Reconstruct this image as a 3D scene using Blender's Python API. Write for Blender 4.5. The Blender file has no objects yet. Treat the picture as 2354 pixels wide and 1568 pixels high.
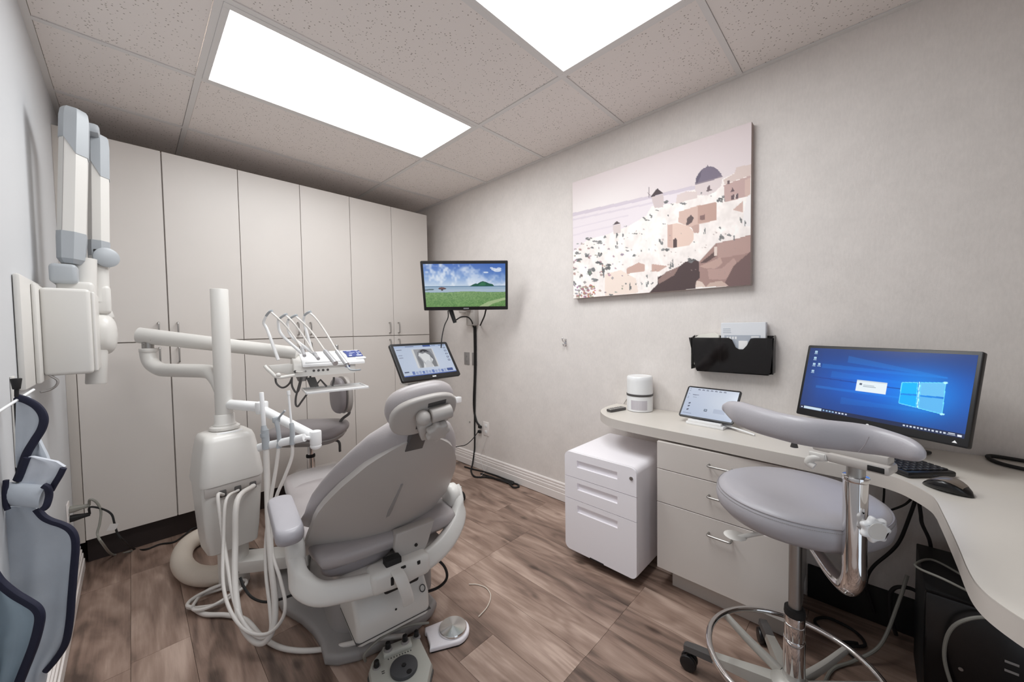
import bpy, bmesh, math, random
import numpy as np
from mathutils import Vector, Matrix

# ---------------------------------------------------------------- camera, world, exposure
SC = bpy.context.scene
COL = SC.collection
CZ = 1.2365
CF = np.array([0.71684656, 0.6963264, -0.03550417])
CR = np.array([0.69632175, -0.71758266, -0.01453087])
CU = np.array([0.03559541, 0.01430592, 0.99926388])
FPX = 850.56
cd = bpy.data.cameras.new('camera')
cam = bpy.data.objects.new('camera', cd)
COL.objects.link(cam)
cam.matrix_world = Matrix(((CR[0], CU[0], -CF[0], 0), (CR[1], CU[1], -CF[1], 0), (CR[2], CU[2], -CF[2], CZ), (0, 0, 0, 1)))
cd.sensor_width = 36.0
cd.lens = FPX / 2354 * 36
cd.clip_start = 0.02
SC.camera = cam
SC.view_settings.view_transform = 'Standard'
SC.view_settings.look = 'None'
SC.view_settings.exposure = 0.0
SC.view_settings.gamma = 1.0
SC.view_settings.use_curve_mapping = False
PANEL_E = 10.9         # ceiling light diffusers
DAY_E = 1.2            # daylight that enters by the doorway behind the camera
wd = bpy.data.worlds.new('daylight')
SC.world = wd
wd.use_nodes = True
wd.node_tree.nodes['Background'].inputs[0].default_value = (0.80, 0.90, 1.0, 1)
wd.node_tree.nodes['Background'].inputs[1].default_value = DAY_E
try:
    SC.cycles.max_bounces = 10
    SC.cycles.diffuse_bounces = 6
    SC.cycles.glossy_bounces = 4
    SC.cycles.transmission_bounces = 8
    SC.cycles.sample_clamp_indirect = 6.0
except Exception:
    pass

# ---------------------------------------------------------------- room measures
XL, XR, YN, YBK, H = -0.242, 2.103, -0.86, 3.52, 2.436
YC = 2.968             # front of the tall cabinets
random.seed(4)
RNG = np.random.default_rng(7)


def at(px, py, X=None, Y=None, Z=None, D=None):
    """a point of the room seen at a pixel of the 2354 x 1568 photograph, on a given plane or at a given depth"""
    d = CF + CR * (px - 1177) / FPX - CU * (py - 784) / FPX
    if X is not None: t = X / d[0]
    elif Y is not None: t = Y / d[1]
    elif Z is not None: t = (Z - CZ) / d[2]
    else: t = D
    return Vector((d[0] * t, d[1] * t, CZ + d[2] * t))


# ---------------------------------------------------------------- materials
def lin(c):
    return tuple((x / 255 / 12.92 if x / 255 <= 0.04045 else ((x / 255 + 0.055) / 1.055) ** 2.4) for x in c)


def new_mat(name):
    m = bpy.data.materials.new(name)
    m.use_nodes = True
    nt = m.node_tree
    return m, nt, nt.nodes['Principled BSDF']


def nd(nt, typ, **kw):
    n = nt.nodes.new(typ)
    for k, v in kw.items():
        if k.startswith('i_'):
            n.inputs[k[2:].replace('_', ' ')].default_value = v
        else:
            setattr(n, k, v)
    return n


def mat(name, rgb, rough=0.5, metal=0.0, var=0.0, bump=0.0, scale=40.0, spec=None, coat=0.0, aniso=None):
    m, nt, p = new_mat(name)
    c = lin(rgb)
    p.inputs['Base Color'].default_value = (*c, 1)
    p.inputs['Roughness'].default_value = rough
    p.inputs['Metallic'].default_value = metal
    if spec is not None: p.inputs['Specular IOR Level'].default_value = spec
    if coat: p.inputs['Coat Weight'].default_value = coat
    tc = nd(nt, 'ShaderNodeTexCoord')
    no = nd(nt, 'ShaderNodeTexNoise', i_Scale=scale, i_Detail=4.0)
    nt.links.new(tc.outputs['Object'], no.inputs['Vector'])
    if var:
        mx = nd(nt, 'ShaderNodeMix', data_type='RGBA')
        mx.inputs[6].default_value = (*[v * (1 - var) for v in c], 1)
        mx.inputs[7].default_value = (*[min(1, v * (1 + var)) for v in c], 1)
        nt.links.new(no.outputs['Fac'], mx.inputs[0])
        nt.links.new(mx.outputs[2], p.inputs['Base Color'])
    if bump:
        b = nd(nt, 'ShaderNodeBump', i_Strength=bump, i_Distance=0.002)
        nt.links.new(no.outputs['Fac'], b.inputs['Height'])
        nt.links.new(b.outputs['Normal'], p.inputs['Normal'])
    return m


def emit_mat(name, rgb, strength):
    m, nt, p = new_mat(name)
    p.inputs['Base Color'].default_value = (0.02, 0.02, 0.02, 1)
    p.inputs['Roughness'].default_value = 0.3
    p.inputs['Emission Color'].default_value = (*lin(rgb), 1)
    p.inputs['Emission Strength'].default_value = strength
    return m


def print_mat(name, emit=0.0, rough=0.6):
    """flat print or a lit screen: colours held in the mesh's colour attribute"""
    m, nt, p = new_mat(name)
    a = nd(nt, 'ShaderNodeAttribute', attribute_name='Col')
    p.inputs['Roughness'].default_value = rough
    if emit:
        p.inputs['Base Color'].default_value = (0.01, 0.01, 0.012, 1)
        nt.links.new(a.outputs['Color'], p.inputs['Emission Color'])
        p.inputs['Emission Strength'].default_value = emit
    else:
        nt.links.new(a.outputs['Color'], p.inputs['Base Color'])
    return m


def glass_mat(name, rgb, rough=0.05, alpha=0.5):
    m, nt, p = new_mat(name)
    p.inputs['Base Color'].default_value = (*lin(rgb), 1)
    p.inputs['Roughness'].default_value = rough
    p.inputs['Transmission Weight'].default_value = alpha
    p.inputs['IOR'].default_value = 1.45
    return m


def film_mat(name, rgb, alpha):
    m, nt, p = new_mat(name)
    p.inputs['Base Color'].default_value = (*lin(rgb), 1)
    p.inputs['Roughness'].default_value = 0.12
    p.inputs['Alpha'].default_value = alpha
    return m


M = {}
M['cream'] = mat('cream laminate', (212, 205, 199), 0.42, var=0.02, scale=6)
M['cream_edge'] = mat('cream edge band', (200, 193, 186), 0.45)
M['toe'] = mat('dark toe kick', (46, 36, 34), 0.6)
M['gap'] = mat('dark joint', (40, 32, 28), 0.9)
M['white_pl'] = mat('white moulded plastic', (220, 217, 212), 0.32, var=0.015, scale=8)
M['white_bright'] = mat('bright white plastic', (238, 238, 238), 0.3)
M['grey_pl'] = mat('blue grey plastic', (168, 172, 176), 0.38)
M['mid_pl'] = mat('mid grey plastic', (150, 146, 144), 0.42)
M['dkgrey'] = mat('dark grey plastic', (78, 75, 74), 0.45)
M['black'] = mat('black plastic', (22, 21, 23), 0.38)
M['gloss_black'] = mat('gloss black plastic', (6, 6, 8), 0.26)
M['rubber'] = mat('black rubber', (24, 22, 22), 0.7)
M['chrome'] = mat('chrome', (222, 220, 220), 0.07, 1.0)
M['steel'] = mat('brushed steel', (170, 167, 164), 0.42, 1.0)
M['vinyl'] = mat('grey vinyl upholstery', (172, 165, 165), 0.38, var=0.02, bump=0.12, scale=220)
M['vinyl_cool'] = mat('cool grey vinyl upholstery', (170, 167, 172), 0.36, var=0.02, bump=0.1, scale=220)
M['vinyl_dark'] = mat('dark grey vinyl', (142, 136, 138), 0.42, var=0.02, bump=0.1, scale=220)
M['shell'] = mat('warm grey shell plastic', (186, 180, 175), 0.4)
M['hose'] = mat('pale grey hose', (214, 209, 204), 0.42)
M['conduit'] = mat('ivory ribbed conduit', (216, 205, 192), 0.6, bump=0.5, scale=60)
M['alu'] = mat('cast aluminium', (188, 186, 180), 0.4, 0.4)
M['navy'] = mat('navy binding', (22, 24, 48), 0.75, bump=0.2, scale=300)
M['apron'] = mat('pale blue grey apron cloth', (194, 200, 208), 0.6, var=0.05, bump=0.35, scale=35)
M['paper'] = mat('white paper', (236, 234, 232), 0.8)
M['card'] = mat('glove box card', (226, 228, 232), 0.6)
M['ink'] = mat('grey print', (140, 142, 150), 0.7)
M['blue'] = mat('blue keypad', (58, 74, 138), 0.4)
M['smoke'] = None
M['white_metal'] = mat('white powder coated steel', (250, 246, 250), 0.38)
M['trim'] = mat('white trim paint', (236, 229, 225), 0.4)
M['grid'] = mat('ceiling grid paint', (224, 220, 217), 0.5)
M['film'] = film_mat('clear plastic film', (228, 226, 226), 0.22)
M['white_cord'] = mat('white cord', (222, 218, 216), 0.5)
M['grey_cord'] = mat('grey cord', (140, 138, 130), 0.5)
M['key'] = mat('black key', (34, 34, 38), 0.45)
M['led'] = emit_mat('white indicator', (255, 255, 255), 0.8)  # self-lit white for badges and a logo plate that are no lamps


def wall_mat(name, rgb, amt=0.05, bump=0.25):
    m, nt, p = new_mat(name)
    c = lin(rgb)
    tc = nd(nt, 'ShaderNodeTexCoord')
    n1 = nd(nt, 'ShaderNodeTexNoise', i_Scale=38.0, i_Detail=6.0, i_Roughness=0.65)
    n2 = nd(nt, 'ShaderNodeTexNoise', i_Scale=11.0, i_Detail=5.0, i_Roughness=0.6)
    mp = nd(nt, 'ShaderNodeMapping')
    mp.inputs['Scale'].default_value = (3.2, 3.2, 1.0)
    nt.links.new(tc.outputs['Object'], mp.inputs['Vector'])
    nt.links.new(mp.outputs['Vector'], n1.inputs['Vector'])
    nt.links.new(tc.outputs['Object'], n2.inputs['Vector'])
    ad = nd(nt, 'ShaderNodeMath', operation='MULTIPLY_ADD')
    ad.inputs[1].default_value = 0.5
    nt.links.new(n1.outputs['Fac'], ad.inputs[0])
    hm = nd(nt, 'ShaderNodeMath', operation='MULTIPLY')
    hm.inputs[1].default_value = 0.5
    nt.links.new(n2.outputs['Fac'], hm.inputs[0])
    nt.links.new(hm.outputs[0], ad.inputs[2])
    rp = nd(nt, 'ShaderNodeValToRGB')
    rp.color_ramp.elements[0].position = 0.36
    rp.color_ramp.elements[1].position = 0.62
    rp.color_ramp.elements[0].color = (*[v * (1 - 2.4 * amt) for v in c], 1)
    rp.color_ramp.elements[1].color = (*[min(1, v * (1 + amt)) for v in c], 1)
    nt.links.new(ad.outputs[0], rp.inputs['Fac'])
    nt.links.new(rp.outputs['Color'], p.inputs['Base Color'])
    p.inputs['Roughness'].default_value = 0.62
    b = nd(nt, 'ShaderNodeBump', i_Strength=bump, i_Distance=0.004)
    nt.links.new(n1.outputs['Fac'], b.inputs['Height'])
    nt.links.new(b.outputs['Normal'], p.inputs['Normal'])
    return m


M['wallpaper'] = wall_mat('mottled vinyl wallpaper', (228, 221, 216), 0.028, 0.2)
M['paint_wall'] = mat('cool white wall paint', (208, 209, 211), 0.55, var=0.01, scale=4)


def tile_mat():
    m, nt, p = new_mat('speckled ceiling tile')
    tc = nd(nt, 'ShaderNodeTexCoord')
    v = nd(nt, 'ShaderNodeTexVoronoi', i_Scale=85.0, i_Randomness=1.0)
    nt.links.new(tc.outputs['Object'], v.inputs['Vector'])
    wn = nd(nt, 'ShaderNodeTexNoise', i_Scale=30.0, i_Detail=3.0)
    nt.links.new(tc.outputs['Object'], wn.inputs['Vector'])
    th = nd(nt, 'ShaderNodeMath', operation='MULTIPLY')
    th.inputs[1].default_value = 0.42
    nt.links.new(wn.outputs['Fac'], th.inputs[0])
    lt = nd(nt, 'ShaderNodeMath', operation='LESS_THAN')
    nt.links.new(v.outputs['Distance'], lt.inputs[0])
    nt.links.new(th.outputs[0], lt.inputs[1])
    pw = nd(nt, 'ShaderNodeMath', operation='MULTIPLY')
    nt.links.new(lt.outputs[0], pw.inputs[0])
    sep = nd(nt, 'ShaderNodeSeparateColor')
    nt.links.new(v.outputs['Color'], sep.inputs[0])
    g = nd(nt, 'ShaderNodeMath', operation='LESS_THAN')
    g.inputs[1].default_value = 0.62
    nt.links.new(sep.outputs[0], g.inputs[0])
    nt.links.new(g.outputs[0], pw.inputs[1])
    mx = nd(nt, 'ShaderNodeMix', data_type='RGBA')
    mx.inputs[6].default_value = (*lin((236, 228, 223)), 1)
    mx.inputs[7].default_value = (*lin((172, 162, 154)), 1)
    nt.links.new(pw.outputs[0], mx.inputs[0])
    nt.links.new(mx.outputs[2], p.inputs['Base Color'])
    p.inputs['Roughness'].default_value = 0.9
    return m


M['tile'] = tile_mat()


def wood_mat():
    m, nt, p = new_mat('grey brown wood laminate')
    tc = nd(nt, 'ShaderNodeTexCoord')
    oi = nd(nt, 'ShaderNodeObjectInfo')
    ro = nd(nt, 'ShaderNodeMath', operation='MULTIPLY')
    ro.inputs[1].default_value = 37.0
    nt.links.new(oi.outputs['Random'], ro.inputs[0])
    mp = nd(nt, 'ShaderNodeMapping')
    mp.inputs['Scale'].default_value = (1.0, 0.22, 1.0)
    nt.links.new(tc.outputs['Object'], mp.inputs['Vector'])
    big = nd(nt, 'ShaderNodeTexNoise', noise_dimensions='4D', i_Scale=4.6, i_Detail=1.5, i_Distortion=2.2)
    nt.links.new(mp.outputs['Vector'], big.inputs['Vector'])
    nt.links.new(ro.outputs[0], big.inputs['W'])
    # rings: bands of the big field
    rg = nd(nt, 'ShaderNodeMath', operation='MULTIPLY')
    rg.inputs[1].default_value = 34.0
    nt.links.new(big.outputs['Fac'], rg.inputs[0])
    sn = nd(nt, 'ShaderNodeMath', operation='SINE')
    nt.links.new(rg.outputs[0], sn.inputs[0])
    fine = nd(nt, 'ShaderNodeTexNoise', noise_dimensions='4D', i_Scale=60.0, i_Detail=5.0, i_Roughness=0.7)
    mp2 = nd(nt, 'ShaderNodeMapping')
    mp2.inputs['Scale'].default_value = (2.2, 0.12, 1.0)
    nt.links.new(tc.outputs['Object'], mp2.inputs['Vector'])
    nt.links.new(mp2.outputs['Vector'], fine.inputs['Vector'])
    nt.links.new(ro.outputs[0], fine.inputs['W'])
    mid = nd(nt, 'ShaderNodeTexNoise', noise_dimensions='4D', i_Scale=8.0, i_Detail=4.0, i_Distortion=1.1)
    mp3 = nd(nt, 'ShaderNodeMapping')
    mp3.inputs['Scale'].default_value = (1.0, 0.20, 1.0)
    nt.links.new(tc.outputs['Object'], mp3.inputs['Vector'])
    nt.links.new(mp3.outputs['Vector'], mid.inputs['Vector'])
    ad2 = nd(nt, 'ShaderNodeMath', operation='ADD')
    ad2.inputs[1].default_value = 11.0
    nt.links.new(ro.outputs[0], ad2.inputs[0])
    nt.links.new(ad2.outputs[0], mid.inputs['W'])
    # sum = mid*1.1 + sin*.06 + fine*.35 + random*.1
    a = nd(nt, 'ShaderNodeMath', operation='MULTIPLY_ADD'); a.inputs[1].default_value = 0.06
    nt.links.new(sn.outputs[0], a.inputs[0])
    m1 = nd(nt, 'ShaderNodeMath', operation='MULTIPLY'); m1.inputs[1].default_value = 1.0
    nt.links.new(mid.outputs['Fac'], m1.inputs[0])
    nt.links.new(m1.outputs[0], a.inputs[2])
    b = nd(nt, 'ShaderNodeMath', operation='MULTIPLY_ADD'); b.inputs[1].default_value = 0.26
    nt.links.new(fine.outputs['Fac'], b.inputs[0])
    nt.links.new(a.outputs[0], b.inputs[2])
    c = nd(nt, 'ShaderNodeMath', operation='MULTIPLY_ADD'); c.inputs[1].default_value = 0.17
    nt.links.new(oi.outputs['Random'], c.inputs[0])
    nt.links.new(b.outputs[0], c.inputs[2])
    # knots: scattered dark eyes, stretched along the plank
    mpk = nd(nt, 'ShaderNodeMapping')
    mpk.inputs['Scale'].default_value = (1.0, 0.55, 1.0)
    nt.links.new(tc.outputs['Object'], mpk.inputs['Vector'])
    addk = nd(nt, 'ShaderNodeVectorMath', operation='ADD')
    nt.links.new(mpk.outputs['Vector'], addk.inputs[0])
    cbk = nd(nt, 'ShaderNodeCombineXYZ')
    nt.links.new(ro.outputs[0], cbk.inputs[0]); nt.links.new(ro.outputs[0], cbk.inputs[1])
    nt.links.new(cbk.outputs[0], addk.inputs[1])
    knot = nd(nt, 'ShaderNodeTexVoronoi', voronoi_dimensions='2D', i_Scale=6.0)
    nt.links.new(addk.outputs[0], knot.inputs['Vector'])
    mrk = nd(nt, 'ShaderNodeMapRange')
    mrk.inputs['From Min'].default_value = 0.02; mrk.inputs['From Max'].default_value = 0.13
    mrk.inputs['To Min'].default_value = -0.17; mrk.inputs['To Max'].default_value = 0.0
    nt.links.new(knot.outputs['Distance'], mrk.inputs['Value'])
    sepk = nd(nt, 'ShaderNodeSeparateColor')
    nt.links.new(knot.outputs['Color'], sepk.inputs[0])
    gk = nd(nt, 'ShaderNodeMath', operation='GREATER_THAN'); gk.inputs[1].default_value = 0.68
    nt.links.new(sepk.outputs[0], gk.inputs[0])
    kk = nd(nt, 'ShaderNodeMath', operation='MULTIPLY_ADD')
    nt.links.new(mrk.outputs[0], kk.inputs[0]); nt.links.new(gk.outputs[0], kk.inputs[1]); nt.links.new(c.outputs[0], kk.inputs[2])
    c = kk
    rp = nd(nt, 'ShaderNodeValToRGB')
    e = rp.color_ramp.elements
    e[0].position = 0.42; e[0].color = (*lin((78, 62, 54)), 1)
    e[1].position = 0.97; e[1].color = (*lin((190, 166, 152)), 1)
    for pos, col in ((0.55, (112, 92, 81)), (0.67, (140, 116, 103)), (0.80, (160, 136, 122))):
        k = e.new(pos); k.color = (*lin(col), 1)
    nt.links.new(c.outputs[0], rp.inputs['Fac'])
    nt.links.new(rp.outputs['Color'], p.inputs['Base Color'])
    p.inputs['Roughness'].default_value = 0.42
    bp = nd(nt, 'ShaderNodeBump', i_Strength=0.12, i_Distance=0.001)
    nt.links.new(fine.outputs['Fac'], bp.inputs['Height'])
    nt.links.new(bp.outputs['Normal'], p.inputs['Normal'])
    return m


M['wood'] = wood_mat()
M['satin'] = mat('satin chrome', (196, 196, 198), 0.3, 0.55)


# ---------------------------------------------------------------- mesh building
def V3(p):
    return Vector((float(p[0]), float(p[1]), float(p[2])))


def smooth_path(pts, sub=6, closed=False):
    P = [V3(p) for p in pts]
    n = len(P)
    if n < 3: return P
    out = []
    rng = range(n) if closed else range(n - 1)
    for i in rng:
        if closed:
            a, b, c, d = P[i - 1], P[i], P[(i + 1) % n], P[(i + 2) % n]
        else:
            b, c = P[i], P[i + 1]
            a = P[i - 1] if i > 0 else b * 2 - c
            d = P[i + 2] if i + 2 < n else c * 2 - b
        for k in range(sub):
            t = k / sub
            out.append(0.5 * ((2 * b) + (c - a) * t + (2 * a - 5 * b + 4 * c - d) * t * t + (3 * b - a - 3 * c + d) * t ** 3))
    if not closed: out.append(P[-1])
    return out


class MB:
    """collects shapes (world coordinates after self.M) for ONE mesh object"""

    def __init__(s, M4=None):
        s.v, s.f, s.M = [], [], M4 or Matrix()

    def add(s, vs, fs):
        o = len(s.v)
        s.v += [s.M @ V3(p) for p in vs]
        s.f += [tuple(i + o for i in f) for f in fs]
        return s

    def from_bm(s, bm, mx=None):
        mx = mx or Matrix()
        bm.verts.index_update()
        s.add([mx @ v.co for v in bm.verts], [tuple(v.index for v in f.verts) for f in bm.faces])
        bm.free()
        return s

    def box(s, x0, x1, y0, y1, z0, z1, r=0.0, seg=2, mx=None):
        bm = bmesh.new()
        bmesh.ops.create_cube(bm, size=1)
        for v in bm.verts:
            v.co = Vector((x0 + (v.co.x + .5) * (x1 - x0), y0 + (v.co.y + .5) * (y1 - y0), z0 + (v.co.z + .5) * (z1 - z0)))
        if r > 0:
            r = min(r, 0.49 * min(abs(x1 - x0), abs(y1 - y0), abs(z1 - z0)))
            bmesh.ops.bevel(bm, geom=bm.edges[:], offset=r, segments=seg, profile=0.5, affect='EDGES')
        return s.from_bm(bm, mx)

    def loft(s, rings, cap=True, closed=False):
        n = len(rings[0])
        vs = [p for r in rings for p in r]
        fs = []
        m = len(rings)
        for i in range(m if closed else m - 1):
            for j in range(n):
                a, b = i * n + j, i * n + (j + 1) % n
                c, d = ((i + 1) % m) * n + (j + 1) % n, ((i + 1) % m) * n + j
                fs.append((a, b, c, d))
        if cap and not closed:
            fs.append(tuple(reversed(range(n))))
            fs.append(tuple(range((m - 1) * n, m * n)))
        return s.add(vs, fs)

    def cyl(s, p0, p1, r0, r1=None, n=20, bev=0.0):
        p0, p1 = V3(p0), V3(p1)
        r1 = r0 if r1 is None else r1
        d = (p1 - p0); L = d.length; d.normalize()
        u = d.orthogonal().normalized(); w = d.cross(u)
        prof = [(0, r0), (L, r1)]
        if bev:
            prof = [(0, r0 - bev), (bev * .3, r0 - bev * .3), (bev, r0), (L - bev, r1), (L - bev * .3, r1 - bev * .3), (L, r1 - bev)]
        rings = [[p0 + d * h + (u * math.cos(6.28318531 * k / n) + w * math.sin(6.28318531 * k / n)) * r for k in range(n)] for h, r in prof]
        return s.loft(rings)

    def lathe(s, prof, c=(0, 0, 0), axis=(0, 0, 1), n=32, cap=True):
        d = V3(axis).normalized(); u = d.orthogonal().normalized(); w = d.cross(u); c = V3(c)
        rings = [[c + d * h + (u * math.cos(6.28318531 * k / n) + w * math.sin(6.28318531 * k / n)) * max(r, 1e-4) for k in range(n)] for r, h in prof]
        return s.loft(rings, cap)

    def tube(s, pts, r, n=8, sub=6, closed=False, smooth=True, flat=None):
        P = smooth_path(pts, sub, closed) if smooth else [V3(p) for p in pts]
        m = len(P)
        rad = r if callable(r) else ((lambda t: r) if not isinstance(r, (list, tuple)) else (lambda t: np.interp(t, np.linspace(0, 1, len(r)), r)))
        T = []
        for i in range(m):
            a = P[i - 1] if (i > 0 or closed) else P[i]
            b = P[(i + 1) % m] if (i < m - 1 or closed) else P[i]
            T.append((b - a).normalized() if (b - a).length > 1e-9 else Vector((0, 0, 1)))
        u = T[0].orthogonal().normalized()
        if flat is not None:
            u = (V3(flat[0]) - T[0] * V3(flat[0]).dot(T[0])).normalized()
        rings = []
        for i in range(m):
            u = (u - T[i] * u.dot(T[i]))
            if flat is not None: u = V3(flat[0]) - T[i] * V3(flat[0]).dot(T[i])
            u = u.normalized(); w = T[i].cross(u)
            rr = float(rad(i / max(1, m - 1)))
            ku, kw = (1, 1) if flat is None else (flat[1], flat[2])
            pw = 1.0 if flat is None or len(flat) < 4 else flat[3]
            ring = []
            for k in range(n):
                ca, sa = math.cos(6.28318531 * k / n), math.sin(6.28318531 * k / n)
                if pw != 1.0:
                    ca = math.copysign(abs(ca) ** pw, ca); sa = math.copysign(abs(sa) ** pw, sa)
                ring.append(P[i] + (u * ca * ku + w * sa * kw) * rr)
            rings.append(ring)
        return s.loft(rings, True, closed)

    def prism(s, poly, o, u, v, d, r=0.0, seg=2):
        """2-D outline extruded by d along u x v, with rounded rims"""
        o, u, v = V3(o), V3(u).normalized(), V3(v).normalized()
        nn = u.cross(v)
        bm = bmesh.new()
        vs = [bm.verts.new(o + u * a + v * b) for a, b in poly]
        f = bm.faces.new(vs)
        ex = bmesh.ops.extrude_face_region(bm, geom=[f])
        nv = [e for e in ex['geom'] if isinstance(e, bmesh.types.BMVert)]
        for q in nv: q.co += nn * d
        bmesh.ops.recalc_face_normals(bm, faces=bm.faces[:])
        if r > 0:
            nvs = set(nv); ovs = set(vs)
            es = [e for e in bm.edges if (e.verts[0] in nvs and e.verts[1] in nvs) or (e.verts[0] in ovs and e.verts[1] in ovs)]
            bmesh.ops.bevel(bm, geom=es, offset=r, segments=seg, profile=0.5, affect='EDGES')
        return s.from_bm(bm)

    def pillow(s, poly, o, u, v, d, bulge=0.5, levels=5, hollow=0.0):
        """cushion: outline (u, v), thickness d, edges rounded like upholstery"""
        o, u, v = V3(o), V3(u).normalized(), V3(v).normalized(); nn = u.cross(v)
        cx = sum(p[0] for p in poly) / len(poly); cy = sum(p[1] for p in poly) / len(poly)
        rings = []
        R = bulge * d
        for k in range(levels + 1):
            a = math.pi * (k / levels) - math.pi / 2
            ins = R * (1 - math.cos(a)); h = d / 2 + math.sin(a) * d / 2
            ring = []
            for (a0, b0) in poly:
                l = math.hypot(a0 - cx, b0 - cy) or 1
                q = max(0.05, (l - ins) / l)
                ring.append(o + u * (cx + (a0 - cx) * q) + v * (cy + (b0 - cy) * q) + nn * h)
            rings.append(ring)
        top = rings[-1]; c = sum(top, Vector()) / len(top)
        for q in (0.6, 0.3):
            rings.append([c + (p - c) * q + nn * (d * 0.10 * (1 - q) * (1 if not hollow else -hollow)) for p in top])
        return s.loft(rings)

    def ell(s, c, rx, ry, rz, n=20, m=12, pw=1.0, mx=None):
        mx = mx or Matrix()
        rings = []
        for i in range(m + 1):
            a = math.pi * i / m - math.pi / 2
            ca, sa = math.cos(a), math.sin(a)
            ca = abs(ca) ** pw; sa = math.copysign(abs(sa) ** pw, sa)
            ring = []
            for k in range(n):
                b = 6.28318531 * k / n
                cb, sb = math.cos(b), math.sin(b)
                cb = math.copysign(abs(cb) ** pw, cb); sb = math.copysign(abs(sb) ** pw, sb)
                ring.append(mx @ (V3(c) + Vector((rx * ca * cb, ry * ca * sb, rz * sa))))
            rings.append(ring)
        return s.loft(rings)


ROOTS = {}


def obj(name, mb, m, parent=None, smooth=True, ang=0.7, kind=None, label=None):
    """one mesh object; a child keeps world coordinates by its root's placement"""
    me = bpy.data.meshes.new(name)
    root = parent
    while root is not None and root.parent is not None: root = root.parent
    if root is None:
        c = Vector((0, 0, 0))
        if mb.v:
            xs = [v.x for v in mb.v]; ys = [v.y for v in mb.v]; zs = [v.z for v in mb.v]
            c = Vector(((min(xs) + max(xs)) / 2, (min(ys) + max(ys)) / 2, min(zs)))
        inv = Matrix.Translation(-c)
    else:
        inv = ROOTS[root.name].inverted()
    me.from_pydata([tuple(inv @ v) for v in mb.v], [], mb.f)
    me.validate()
    bm = bmesh.new(); bm.from_mesh(me)
    bmesh.ops.recalc_face_normals(bm, faces=bm.faces[:])
    bm.to_mesh(me); bm.free()
    if smooth:
        me.polygons.foreach_set('use_smooth', [True] * len(me.polygons))
        me.set_sharp_from_angle(angle=ang)
    ms = m if isinstance(m, (list, tuple)) else [m]
    for q in ms: me.materials.append(q)
    o = bpy.data.objects.new(name, me)
    COL.objects.link(o)
    if root is None:
        o.location = c
        ROOTS[o.name] = Matrix.Translation(c)
    else:
        o.parent = parent
    if kind: o['kind'] = kind
    if label: o['label'] = label
    return o


def thing(name, label, cat, loc=(0, 0, 0), rotz=0.0, group=None):
    o = bpy.data.objects.new(name, None)
    COL.objects.link(o)
    o.empty_display_size = 0.05
    o.location = loc; o.rotation_euler = (0, 0, rotz)
    o['label'] = label; o['category'] = cat
    if group: o['group'] = group
    ROOTS[o.name] = Matrix.Translation(V3(loc)) @ Matrix.Rotation(rotz, 4, 'Z')
    return o


def tag(o, label, cat, group=None):
    o['label'] = label; o['category'] = cat
    if group: o['group'] = group
    return o


def copy_tree(o, loc, rotz=None, label=None, parent=None):
    c = o.copy(); COL.objects.link(c)
    if parent is not None: c.parent = parent
    else:
        c.location = loc
        if rotz is not None: c.rotation_euler = (0, 0, rotz)
        if label: c['label'] = label
    for ch in list(o.children): copy_tree(ch, None, parent=c)
    return c


# ---------------------------------------------------------------- prints: numpy pictures put on a fine mesh
def in_poly(U, W, poly):
    r = np.zeros(U.shape, bool)
    n = len(poly)
    for i in range(n):
        x0, y0 = poly[i]; x1, y1 = poly[(i + 1) % n]
        if y0 == y1: continue
        c = ((W >= min(y0, y1)) & (W < max(y0, y1)))
        xi = x0 + (W - y0) * (x1 - x0) / (y1 - y0)
        r ^= c & (U < xi)
    return r


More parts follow.
